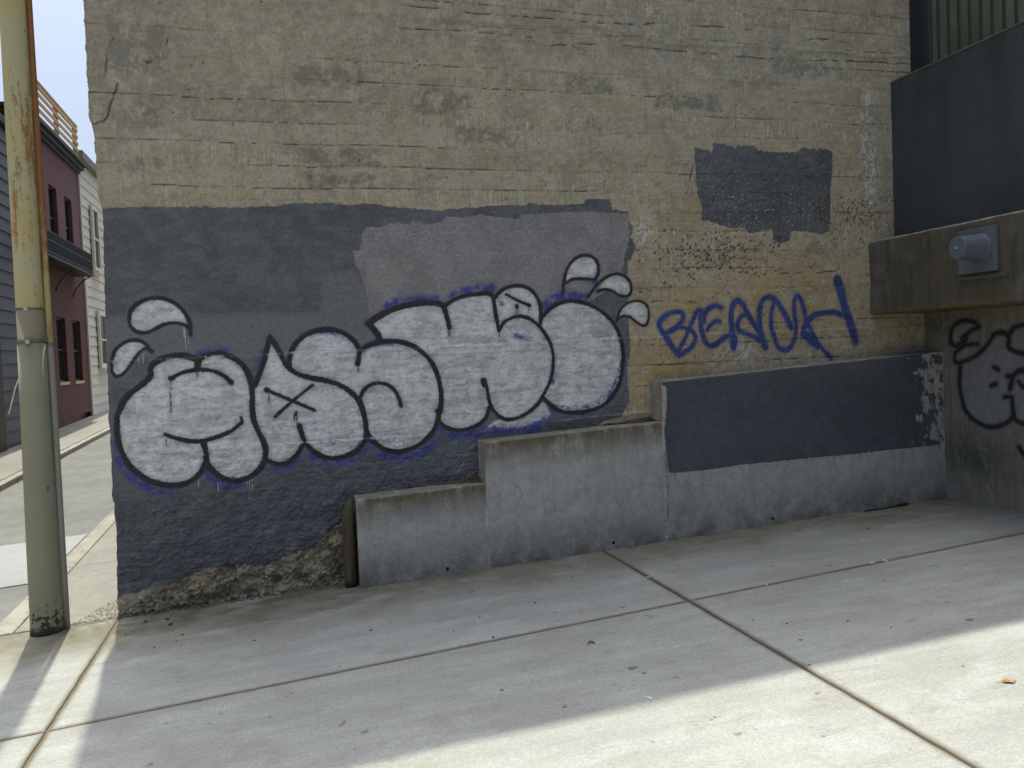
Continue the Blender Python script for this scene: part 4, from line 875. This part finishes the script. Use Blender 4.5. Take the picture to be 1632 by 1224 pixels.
def rwall_material():
    m = M('side_wall_concrete'); med = m.noise(6, 7, .65); fine = m.noise(60, 5, .65); streak = m.noise(1., 5, .6, m.scale(m.co, (20, 20, 1.5)))
    c = m.mix(m.step(m.noise(1.4, 6, .6), .35, .65), (.18, .168, .14), (.24, .225, .19)); c = m.mix(m.math('MULTIPLY', m.step(streak, .5, .68), .4), c, (.10, .09, .06))
    c = m.mix(m.math('MULTIPLY', m.attr('green'), m.step(m.math('ADD', med, m.math('MULTIPLY', streak, .6)), .5, .9)), c, (.075, .09, .065)); c = m.mix(m.math('MULTIPLY', m.attr('pink'), .4), c, (.17, .13, .125))
    e = m.math('MULTIPLY', m.math('SUBTRACT', m.noise(40, 6, .7), .5), .012)
    c = m.mix(m.math('MULTIPLY', m.step(m.math('ADD', m.attr('silver'), e), .012, -.01), m.step(m.math('ADD', med, m.math('MULTIPLY', fine, .4)), .4, .75, .55, .95)), c, (.225, .225, .235))
    c = m.mix(m.step(m.attr('black'), .035, -.01, 0., .35), c, (.03, .03, .035))
    c = m.mix(m.math('MULTIPLY', m.step(m.math('ADD', m.attr('black'), e), .018, -.010), .9), c, (.014, .014, .018))
    return m.done(c, .85, m.bump(m.math('ADD', fine, med), .4, .005))
MAT_RW = rwall_material()
PR = np.stack([6.34-.0025*m2-.001*m1, -UU, VV], -1).reshape(-1, 3).astype(np.float32)
cl2 = mid_(np.minimum(ra['silver'], ra['black'])) < .004
for nm, cc_ in (('lower_face', ~cl2), ('silver_lettering', cl2)):
    o = piece(nm, cc_, rw, PR, None, ra, MAT_RW, S2); o.location = -rw.location
    if nm == 'silver_lettering': tag(o, 'dim silver bubble letters with black outline')
world_part('core', MB().box(6.352, 11, -YE, -.03, .0, 2.38).mesh('core'), MAT_BEAM, rw)
# beam with rough face
Ub = np.arange(0, YE+.01, .03); pb = [(6.36, 1.800), (5.95, 1.800), (5.83, 1.802), (5.815, 1.806), (5.81, 1.818)]+[(5.81, 1.818+(2.385-1.818)*k_/18) for k_ in range(1, 19)]+[(5.814, 2.397), (5.826, 2.403), (6.07, 2.405)]
Nb = fnoise((len(pb), len(Ub)), .03, .04, .4, 31, 1.1); v = []
for i, (x, z) in enumerate(pb):
    for j, u in enumerate(Ub): v.append((x+.003*Nb[i, j], -u-.02 if j == 0 and False else -u, z+.002*Nb[i, j]))
w_ = len(Ub); f = [(i*w_+j, i*w_+j+1, (i+1)*w_+j+1, (i+1)*w_+j) for i in range(len(pb)-1) for j in range(w_-1)]
me = bpy.data.meshes.new('beam'); me.from_pydata(v, [], f); 
def beam_material():
    m = M('stained_beam'); med = m.noise(5, 7, .68); streak = m.noise(1., 6, .65, m.scale(m.co, (12, 12, 1.2))); fine = m.noise(60, 5, .65)
    c = m.mix(m.step(m.noise(1.3, 5), .38, .62), (.095, .082, .058), (.105, .105, .095)); c = m.mix(m.math('MULTIPLY', m.step(streak, .48, .66), .6), c, (.05, .045, .033))
    c = m.mix(m.math('MULTIPLY', m.step(m.noise(3, 6, .7), .52, .66), .5), c, (.15, .14, .13)); c = m.mix(m.math('MULTIPLY', m.step(med, .55, .7), .5), c, (.10, .055, .045))
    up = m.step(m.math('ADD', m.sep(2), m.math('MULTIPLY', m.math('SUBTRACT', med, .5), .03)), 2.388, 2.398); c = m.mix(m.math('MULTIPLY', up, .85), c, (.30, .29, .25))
    lo = m.step(m.sep(2), 1.87, 1.80); c = m.mix(m.math('MULTIPLY', lo, m.step(m.noise(4, 5), .4, .6, .3, .8)), c, (.16, .12, .05)); return m.done(c, .9, m.bump(m.math('ADD', fine, med), .5, .006))
MAT_BEAM2 = beam_material()
world_part('beam', me, MAT_BEAM2, rw, True)
world_part('parapet', MB().box(6.06, 6.26, -YE, .0, 2.36, 3.700).mesh('parapet', .006), MAT_PARAPET, rw)
world_part('coping', MB().box(6.056, 6.27, -YE-.002, -.002, 3.701, 3.718).mesh('coping', .004), MAT_BEAM, rw)
world_part('landing', MB().box(6.262, 11, -YE, -.01, 2.39, 2.9).mesh('landing'), MAT_BEAM, rw)  # unseen floor, put in to block light behind the parapet
world_part('end_wall', MB().box(5.83, 11, -YE-.15, -YE-.002, .1, 3.69).mesh('end_wall', .006), MAT_BEAM, rw)
world_part('sill_block', MB().box(5.785, 5.809, -1.36, -.92, 1.985, 2.012).mesh('sill_block', .004), MAT_BEAM2, rw)

MAT_GREEN = simple('dark_green_metal', (.022, .045, .026), .5, .25, 8)
MAT_POST = simple('dark_post_metal', (.016, .02, .024), .5, .2, 8)
fe = empty('bar_fence', (6.12, -.27, 3.718)); tag(fe, 'dark green vertical bar fence standing on the slate parapet', 'fence')
world_part('post', MB().box(6.08, 6.19, -.33, -.205, 3.718, 5.35).mesh('post', .006), MAT_POST, fe)
bar_me = MB().box(-.009, .009, -.009, .009, 0, 1.5).mesh('bar', .002)
for k_ in range(39):
    o = bpy.data.objects.new('bar', bar_me); COL.objects.link(o); o.parent = fe; o.location = (0, .27-.27-.365+.27-.1*k_+.0, .0)
    if k_ == 0: bar_me.materials.append(MAT_GREEN)
world_part('rail', MB().box(6.10, 6.14, -4.25, -.332, 5.218, 5.25).mesh('rail', .003), MAT_GREEN, fe)

MAT_GREYP = simple('grey_enamel', (.115, .135, .165), .42, .12, 12, 0, .15)
pc = empty('capped_pipe', (5.81, -1.11, 2.18)); tag(pc, 'grey painted pipe cap on a square plate on the beam', 'pipe cap')
world_part('plate', MB().box(5.772, 5.803, -1.285, -.965, 2.030, 2.338).mesh('plate', .004), MAT_GREYP, pc)
prof = [(5.772, .098), (5.755, .098), (5.75, .094), (5.62, .080), (5.575, .078), (5.571, .074), (5.571, 0.0)]
bm = bmesh.new(); rings = []
for x, r_ in prof:
    if r_ == 0: rings.append([bm.verts.new((x, -1.165, 2.198))])
    else: rings.append([bm.verts.new((x, -1.165+r_*math.cos(2*math.pi*q/32), 2.198+r_*math.sin(2*math.pi*q/32))) for q in range(32)])
for a, b in zip(rings[:-1], rings[1:]):
    for q in range(32):
        if len(b) == 1: bm.faces.new((a[q], a[(q+1) % 32], b[0]))
        else: bm.faces.new((a[q], a[(q+1) % 32], b[(q+1) % 32], b[q]))
bmesh.ops.recalc_face_normals(bm, faces=bm.faces); me = bpy.data.meshes.new('cap'); bm.to_mesh(me); bm.free()
world_part('cap', me, MAT_GREYP, pc)
world_part('bolt', MB().tube([(5.572, -1.165, 2.198), (5.556, -1.165, 2.198)], .012, 6).mesh('bolt', .001), MAT_BOLT, pc)

# ------------------------------------------------------------------ pole with conduit
po = empty('utility_pole', (-.395, -.06, gz(-.4, 0))); tag(po, 'rusty pale yellow metal pole with a thin side conduit', 'pole')
pz_ = [-.03, .0, .05, .3, .6, 1.0, 1.4, 1.795]; me = MB().tube([(-.402+.012*z/1.8, -.06, z) for z in pz_], [.099, .098, .095, .0935, .0915, .0875, .0835, .0805], 40).mesh('lower_sleeve'); world_part('lower_sleeve', me, MAT_POLE, po, False)
pz_ = [1.796, 2.0, 2.4, 2.8, 3.2, 3.6, 4.0, 5, 6, 7.5]; me = MB().tube([(-.390+.010*(z-1.8)/2, -.06, z) for z in pz_], [.0765, .0762, .0755, .075, .0745, .0735, .0725, .07, .067, .062], 40).mesh('shaft'); world_part('shaft', me, MAT_POLE, po, False)
for z, r_ in ((1.80, .0815), (2.003, .0778)):
    s_ = world_part('strap', MB().tube([(-.390, -.06, z-.007), (-.390, -.06, z+.007)], r_+.001, 40).mesh('strap'), MAT_STRAP, po)
    world_part('bolt', MB().box(-.402, -.378, -.06-r_-.012, -.06-r_+.004, z-.010, z+.012).mesh('bolt', .003), MAT_BOLT, po)
cz = [-.02, .3, .6, 1.2, 1.8, 2.4, 3.0, 3.6, 4.5, 6]; me = MB().tube([(-.296+.006*max(0, min(1, (z-.2)/1.)), -.05, z) for z in cz], [.021, .021, .0195, .0185, .018, .018, .018, .0175, .017, .016], 20).mesh('conduit'); world_part('conduit', me, MAT_CONDUIT, po, False)
for z in (1.79, 1.775): world_part('conduit_clip', MB().tube([(-.290, -.05, z-.003), (-.290, -.05, z+.003)], .0205, 20).mesh('conduit_clip'), MAT_STRAP, po)
for o in po.children:
    if o.name.split('.')[0] in ('lower_sleeve', 'shaft', 'strap', 'conduit'):
        for p_ in o.data.polygons: p_.use_smooth = len(p_.vertices) == 4

# ------------------------------------------------------------------ houses along the alley
FX = -3.75
def facade(name, y0, y1, z0, z1, openings, mat, parent, x=FX, depth=.13):
    ysx = sorted({y0, y1, *[o_[0] for o_ in openings], *[o_[1] for o_ in openings]}); zsx = sorted({z0, z1, *[o_[2] for o_ in openings], *[o_[3] for o_ in openings]}); mb = MB()
    for a, b in zip(ysx[:-1], ysx[1:]):
        for c, d_ in zip(zsx[:-1], zsx[1:]):
            if any(o_[0] <= a and b <= o_[1] and o_[2] <= c and d_ <= o_[3] for o_ in openings): continue
            mb.quad((x, a, c), (x, b, c), (x, b, d_), (x, a, d_))
    for (a, b, c, d_) in openings:
        for p, q in (((a, c), (b, c)), ((b, c), (b, d_)), ((b, d_), (a, d_)), ((a, d_), (a, c))):
            mb.quad((x, p[0], p[1]), (x, q[0], q[1]), (x-depth, q[0], q[1]), (x-depth, p[0], p[1]))
    mb.quad((x, y0, z0), (x, y0, z1), (x-7, y0, z1), (x-7, y0, z0)); mb.quad((x, y1, z0), (x, y1, z1), (x-7, y1, z1), (x-7, y1, z0))
    mb.quad((x, y0, z1), (x, y1, z1), (x-7, y1, z1), (x-7, y0, z1)); mb.quad((x-7, y0, z0), (x-7, y0, z1), (x-7, y1, z1), (x-7, y1, z0))
    me = bpy.data.meshes.new(name); me.from_pydata(mb.v, [], mb.f); bm = bmesh.new(); bm.from_mesh(me); bmesh.ops.remove_doubles(bm, verts=bm.verts, dist=.0005); bmesh.ops.recalc_face_normals(bm, faces=bm.faces); bm.to_mesh(me); bm.free()
    return world_part(name, me, mat, parent)
def glass():
    m = M('dark_window_glass'); return m.done(m.mix(m.noise(1.5, 3), (.012, .014, .017), (.03, .034, .04)), .12, m.bump(m.noise(2.5, 2), .05, .01), 0, .6)
MAT_GLASS = glass()
def window(parent, y0, y1, z0, z1, fmat, x, proud=0., sillmat=None, fr_=.045, bars=1):
    w = empty('window', (x-parent.location.x, (y0+y1)/2-parent.location.y, z0-parent.location.z)); w.parent = parent
    mb = MB(); t = .05
    mb.box(x-t, x+proud, y0, y0+fr_, z0, z1).box(x-t, x+proud, y1-fr_, y1, z0, z1).box(x-t, x+proud-.002, y0+fr_, y1-fr_, z1-fr_, z1).box(x-t, x+proud-.002, y0+fr_, y1-fr_, z0, z0+fr_)
    world_part('frame', mb.mesh('frame', .004), fmat, w)
    zm = (z0+z1)/2
    world_part('meeting_rail', MB().box(x-t, x+proud-.006, y0+fr_, y1-fr_, zm-.02, zm+.02).mesh('meeting_rail', .003), fmat, w)
    world_part('pane', MB().box(x-t+.004, x-t+.012+proud*.35, y0+fr_, y1-fr_, zm+.02, z1-fr_).mesh('pane'), MAT_GLASS, w)
    world_part('pane', MB().box(x-t+.002, x-t+.008+proud*.35, y0+fr_, y1-fr_, z0+fr_, zm-.02).mesh('pane'), MAT_GLASS, w)
    if sillmat: world_part('sill', MB().box(x-.08, x+proud+.09, y0-.04, y1+.04, z0-.075, z0-.003).mesh('sill', .006), sillmat, w)
    return w
def maroon():
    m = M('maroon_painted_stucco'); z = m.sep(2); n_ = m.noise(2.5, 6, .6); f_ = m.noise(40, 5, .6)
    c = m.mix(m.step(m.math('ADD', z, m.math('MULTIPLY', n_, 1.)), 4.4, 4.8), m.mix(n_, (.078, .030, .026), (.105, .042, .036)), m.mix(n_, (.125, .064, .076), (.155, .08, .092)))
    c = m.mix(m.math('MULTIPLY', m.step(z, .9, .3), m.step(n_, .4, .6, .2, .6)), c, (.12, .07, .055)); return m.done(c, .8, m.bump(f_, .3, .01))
MAT_MAROON = maroon()
MAT_CORN = simple('dark_cornice_paint', (.03, .028, .03), .6, .2); MAT_IRON = simple('black_iron', (.008, .008, .009), .5, .3, 10); MAT_DFRAME = simple('dark_sash_paint', (.035, .035, .04), .5, .2)
MAT_SILL = simple('cream_sill', (.42, .36, .24), .7, .15); MAT_DECK = simple('tan_deck_timber', (.47, .34, .18), .75, .2, 8); MAT_WFRAME = simple('cream_frame_paint', (.62, .60, .52), .6, .1)
MAT_WSIDE = simple('cream_white_siding', (.56, .55, .48), .65, .1, 3., 0, .15, ((.36, .34, .28), .35)); MAT_BSIDE = simple('slate_blue_siding', (.088, .096, .125), .6, .12, 3., 0, .15, ((.06, .065, .08), .35))
MAT_ROOF = simple('grey_roof_edge', (.20, .18, .16), .8, .2); MAT_YEL = simple('yellow_stucco', (.62, .47, .18), .8, .1)

hm = empty('maroon_house', (FX, 15.4, .25)); tag(hm, 'two storey maroon house with black balcony and timber roof railing', 'house')
ops = [(14.88, 15.58, 4.45, 5.87), (16.30, 17.0, 4.45, 5.87), (14.86, 15.66, 1.40, 2.88), (16.32, 17.14, 1.40, 2.88), (16.66, 17.76, .40, .58)]
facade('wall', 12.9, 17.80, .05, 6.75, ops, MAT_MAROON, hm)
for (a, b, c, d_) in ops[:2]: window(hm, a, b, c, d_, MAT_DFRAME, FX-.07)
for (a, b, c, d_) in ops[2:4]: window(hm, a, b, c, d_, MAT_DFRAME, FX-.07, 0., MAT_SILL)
world_part('vent', MB().box(FX-.14, FX-.08, 16.66, 17.76, .40, .58).mesh('vent'), MAT_IRON, hm)
mb = MB()
for a, b, c, d_ in ((0, .08, 6.72, 6.80), (0, .15, 6.80, 6.90), (0, .22, 6.90, 6.985)): mb.box(FX-.3, FX+b, 12.85-b, 17.80+b*.9, c, d_-.002)
world_part('cornice', mb.mesh('cornice', .008), MAT_CORN, hm)
rl = empty('roof_railing', (0, 0, 6.73)); rl.parent = hm
for y in (12.5, 14.17, 15.85, 17.66): world_part('post', MB().box(FX-.02, FX+.07, y-.045, y+.045, 6.99, 7.87).mesh('post', .005), MAT_DECK, rl)
for z in (7.10, 7.27, 7.44, 7.61, 7.78): world_part('slat', MB().box(FX+.072, FX+.098, 12.4, 17.71, z-.042, z+.042).mesh('slat', .004), MAT_DECK, rl)
world_part('top_rail', MB().box(FX-.05, FX+.10, 12.4, 17.73, 7.872, 7.905).mesh('top_rail', .004), MAT_DECK, rl)
bc = empty('balcony', (0, 15 - 15.4, 3.7)); bc.parent = hm
bx1 = FX+.45
world_part('deck', MB().box(FX+.002, bx1, 12.3, 16.88, 3.965, 4.02).mesh('deck', .006), MAT_IRON, bc)
mb = MB()
for z in (4.06, 4.30, 4.48): mb.box(bx1-.03, bx1-.005, 12.3, 16.85, z, z+.022).box(FX+.004, bx1-.03, 16.83, 16.853, z+.001, z+.021)
world_part('rails', mb.mesh('rails'), MAT_IRON, bc)
bme = MB().box(-.012, .012, -.012, .012, 0, .46).mesh('baluster'); bme.materials.append(MAT_IRON)
for k_ in range(64):
    o = bpy.data.objects.new('baluster', bme); COL.objects.link(o); o.parent = bc
    p = (bx1-.018, 12.35+.07*k_, 4.02) if k_ < 64 else (0, 0, 0); o.location = (p[0]-FX, p[1]-15, p[2]-3.95)
for k_ in range(5):
    o = bpy.data.objects.new('baluster', bme); COL.objects.link(o); o.parent = bc; o.location = (.05+.08*k_, 16.842-15, .07)
for k_ in range(12):
    y = 12.6+.36*k_; pts = [(bx1-.018, y+.055*math.cos(a_*math.pi/8), 4.39+.055*math.sin(a_*math.pi/8)) for a_ in range(17)]
    world_part('scroll', MB().tube(pts, .009, 6, False).mesh('scroll'), MAT_IRON, bc)
for y in (13.2, 15.0, 16.6):
    world_part('bracket', MB().tube([(FX+.0, y, 3.45), (FX+.06, y, 3.62), (FX+.22, y, 3.82), (bx1-.03, y, 3.96)], .016, 6).mesh('bracket'), MAT_IRON, bc)

def siding(parent, y0, y1, z0, z1, step, mat, x=FX):
    me = None; z = z0; L = y1-y0
    mb = MB(); p = [(0, 0, 0), (.034, 0, .0), (.012, 0, step-.004), (0, 0, step-.004)]
    q = [(a, L, c) for a, _, c in p]; mb.v = p+q; mb.f = [(0, 1, 2, 3), (7, 6, 5, 4), (0, 4, 5, 1), (1, 5, 6, 2), (2, 6, 7, 3), (3, 7, 4, 0)]
    me = mb.mesh('siding_board'); me.materials.append(mat)
    while z < z1-.02:
        o = bpy.data.objects.new('siding_board', me); COL.objects.link(o); o.parent = parent; o.location = (x-parent.location.x, y0-parent.location.y, z-parent.location.z)
        if z+step > z1: o.scale = (1, 1, (z1-z)/step)
        z += step
hw_ = empty('cream_house', (FX, 21, .3)); tag(hw_, 'cream white clapboard house beyond the maroon house', 'house')
facade('wall', 17.83, 26., .1, 7.2, [], MAT_WSIDE, hw_); siding(hw_, 17.84, 26, .2, 7.1, .262, MAT_WSIDE)
window(hw_, 18.82, 19.62, 4.35, 6.12, MAT_WFRAME, FX+.095, .02, MAT_WFRAME, .10); window(hw_, 18.90, 19.98, 1.70, 3.26, MAT_WFRAME, FX+.095, .02, MAT_WFRAME, .12); window(hw_, 22.2, 23.2, 1.70, 3.26, MAT_WFRAME, FX+.095, .02, MAT_WFRAME, .12)
world_part('corner_board', MB().box(FX+.002, FX+.045, 17.815, 17.95, .15, 7.1).mesh('corner_board', .004), MAT_WSIDE, hw_)
world_part('eave', MB().box(FX-.3, FX+.16, 17.82, 26.1, 7.11, 7.33).mesh('eave', .01), MAT_ROOF, hw_)
hb = empty('blue_house', (FX, 8, .0)); tag(hb, 'dark slate blue clapboard house behind the metal pole', 'house')
facade('wall', 3.5, 12.05, -.1, 6.3, [], MAT_BSIDE, hb); siding(hb, 3.5, 12.05, .10, 6.25, .245, MAT_BSIDE)
world_part('eave', MB().box(FX-.3, FX+.12, 3.4, 12.12, 6.255, 6.40).mesh('eave', .01), MAT_CORN, hb)
dr = world_part('door', MB().box(FX+.03, FX+.07, 9.75, 10.72, .22, 2.35).mesh('door', .006), MAT_IRON, hb)
world_part('downpipe', MB().tube([(FX+.07, 10.9, .9), (FX+.07, 11.35, 1.35), (FX+.06, 11.75, 1.6)], .012, 6).mesh('downpipe'), MAT_WFRAME, hb)
hy = empty('yellow_house', (-6., 14, .0)); tag(hy, 'yellow rooftop storey peeking above the slate blue house', 'house')
facade('wall', 10, 12.6, 3, 7.4, [], MAT_YEL, hy, x=-4.2); world_part('eave', MB().box(-11.2, -4.1, 9.9, 12.7, 7.402, 7.5).mesh('eave', .01), MAT_ROOF, hy)

# ------------------------------------------------------------------ small things on the ground
def stone(x, y, s, seed, mat=MAT_STONE, flat=.6, zf=gz, name='stone'):
    r = random.Random(seed); bm = bmesh.new(); bmesh.ops.create_icosphere(bm, subdivisions=2, radius=1)
    for v_ in bm.verts:
        k_ = 1+.35*math.sin(v_.co.x*3+seed)*math.cos(v_.co.y*4+seed*2)+r.uniform(-.12, .12); v_.co = Vector((v_.co.x*s*k_, v_.co.y*s*k_*.75, max(v_.co.z, -.5)*s*flat*k_))
    zmin = min(v_.co.z for v_ in bm.verts)
    for v_ in bm.verts: v_.co.z -= zmin
    me = bpy.data.meshes.new(name); bm.to_mesh(me); bm.free(); o = link(name, me, mat); o.location = (x, y, zf(x, y)-.001); o.rotation_euler.z = seed*1.3; return o
for i, (x, y) in enumerate(STONES):
    if y > -.06: y = -.06
    if x > 1.5 and y > -.23: y = -.23
    s = .014 if i < 3 else .005+.003*((i*7) % 3)/2
    o = stone(x, y, s, i+1)
    if i == 0: tag(o, 'largest dark stone by the foot of the wall corner', 'stone')
    elif i < 8: tag(o, 'small dark crumb on the pavement near the wall corner', 'stone', 'dark crumbs near the wall corner')
    else: tag(o, 'tiny dark crumb on the open pavement', 'stone', 'dark crumbs on the pavement')
for i, (x, y) in enumerate(CHIPS):
    o = stone(x, min(y, -.25), .014 if i < 3 else .009, 50+i, MAT_CHIP, .4, gz, 'paper_scrap'); o.scale = (1.6, .7, 1)
    if i == 0: tag(o, 'white scrap lying alone by the edge of the sunlight', 'litter')
    else: tag(o, 'small white scrap near the pavement joint', 'litter', 'white scraps by the joints')
def flat_blob(x, y, s, seed, name, mat, th=.003):
    r = random.Random(seed); n = 14; mb = MB(); rad = [s*(.7+.5*r.random()) for _ in range(n)]
    top = [(x+rad[k_]*math.cos(2*math.pi*k_/n), y+.8*rad[k_]*math.sin(2*math.pi*k_/n)) for k_ in range(n)]
    mb.v = [(a-x, b-y, gz(a, b)-gz(x, y)) for a, b in top]+[(.8*(a-x), .8*(b-y), gz(a, b)-gz(x, y)+th) for a, b in top]
    mb.f = [(k_, (k_+1) % n, n+(k_+1) % n, n+k_) for k_ in range(n)]+[tuple(range(n, 2*n))]
    o = link(name, mb.mesh(name), mat); o.location = (x, y, gz(x, y)); return o
for i, (x, y) in enumerate(TARSPOTS):
    o = flat_blob(x, y, (.024 if i in (0, 3) else .011), 70+i, 'gum_spot', MAT_TAR)
    if i == 3: tag(o, 'flattened dark spot beside the shadow edge', 'gum')
    else: tag(o, 'dark flattened spot stuck on the pavement', 'gum', 'flattened spots on the pavement')
pts = [(5.75, -.235), (5.81, -.262), (5.88, -.262), (5.93, -.24), (5.90, -.222), (5.83, -.226), (5.79, -.25), (5.70, -.262), (5.60, -.258), (5.50, -.252)]
pts = [(float(a), float(b)) for a, b in crom(pts, 4)]
tag(link('wire_loop', MB().tube([(a, b, gz(a, b)+.006) for a, b in pts], .006, 6).mesh('wire_loop'), MAT_POST, None, True), 'loop of black wire lying at the foot of the low wall', 'wire')
x, y = DARKBIT[0]; mb = MB().tube([(x-.024, y-.008, gz(x, y)+.003), (x-.008, y+.004, gz(x, y)+.010), (x+.008, y+.002, gz(x, y)+.009), (x+.02, y-.010, gz(x, y)+.003)], [.002, .005, .005, .002], 6)
tag(link('bark_piece', mb.mesh('bark_piece'), MAT_STONE), 'bent black bit of bark on the shaded pavement', 'litter')
x, y = LEAF[0]; lf = empty('dry_leaf', (x, y, gz(x, y))); lf.scale = (.62, .62, .62); tag(lf, 'curled orange dry leaf lying in the sunlight', 'leaf')
n = 9; v = []; f = []
for k_ in range(n):
    t = k_/(n-1); w = .021*math.sin(math.pi*min(1, t*1.05))**.8+.001; zc = .004+.012*math.sin(t*math.pi*1.0)
    for q in (-1, -.5, 0, .5, 1): v.append((-.045+.09*t, q*w+.006*math.sin(t*6), zc+.012*q*q*abs(math.sin(t*4+.5))))
for k_ in range(n-1):
    for q in range(4): f.append((k_*5+q, k_*5+q+1, (k_+1)*5+q+1, (k_+1)*5+q))
me = bpy.data.meshes.new('blade'); me.from_pydata(v, [], f); ob = link('blade', me, MAT_LEAF, lf, True); ob.rotation_euler.z = -.35
so = ob.modifiers.new('s', 'SOLIDIFY'); so.thickness = .0015
ob = link('stalk', MB().tube([(-.044, 0, .005), (-.065, .006, .004), (-.085, .004, .003)], .0018, 5).mesh('stalk'), MAT_LEAF, lf); ob.rotation_euler.z = -.35

def crumbs(name, label, spots, mat, seed):
    r = random.Random(seed); V_ = []; F_ = []
    base = [(1, 0, 0), (-1, 0, 0), (0, 1, 0), (0, -1, 0), (0, 0, 1), (0, 0, -1)]; fc = [(0, 2, 4), (2, 1, 4), (1, 3, 4), (3, 0, 4), (2, 0, 5), (1, 2, 5), (3, 1, 5), (0, 3, 5)]
    for (x, y, z, s) in spots:
        b = len(V_); a = r.uniform(0, 6.28); ca, sa = math.cos(a), math.sin(a); k_ = [r.uniform(.6, 1.3) for _ in range(6)]
        for (p, w), kk in zip(((p, 0) for p in base), k_): V_.append((x+s*kk*(p[0]*ca-p[1]*sa), y+s*kk*(p[0]*sa+p[1]*ca), z+s*.3+s*.65*kk*p[2]))
        F_ += [tuple(b+i for i in q) for q in fc]
    me = bpy.data.meshes.new(name); me.from_pydata(V_, [], F_); return tag(link(name, me, mat), label, None, None, 'stuff')
r = random.Random(9); sp = []
for _ in range(900):
    t = r.random(); x = -.02-.27*r.random()**1.3; y = r.uniform(-.03, .62); 
    if r.random() < (y/.62)*.6 or x < -.30+.3*(y/.7): continue
    sp.append((x, y, gz(x, y), .003+.008*r.random()**2))
MAT_GRAV = simple('pale_gravel', (.27, .25, .20), .9, .35, 60)
crumbs('gravel', 'loose pale gravel at the foot of the wall corner', sp, MAT_GRAV, 1)
sp = []
for (xa, xb, zf, n_) in ((2.10, 2.42, lambda x: .706, 500), (3.40, 3.79, lambda x: 1.052, 450)):
    for _ in range(n_):
        t = r.random()**.6; x = xa+(xb-xa)*t; hgt = .05*t*t*r.random(); y = -.008-.13*t*r.random()**1.6
        sp.append((x, y, zf(x)+.8*hgt*(1+y/.14)-.012*(1-t), .004+.007*r.random()))
for _ in range(500):
    x = r.uniform(.15, 1.46); y = -.012-.05*r.random()**2-(.05*r.random() if x > 1.2 else 0); sp.append((x, y, gz(x, y), .002+.006*r.random()**2))
for _ in range(350):
    x = r.uniform(1.55, 6.3); y = -.202-.025*r.random()**2; sp.append((x, y, gz(x, y), .0015+.0035*r.random()**2))
crumbs('soil_debris', 'brown soil and crumbs lying in the corners along the walls', sp, MAT_DIRT, 2)
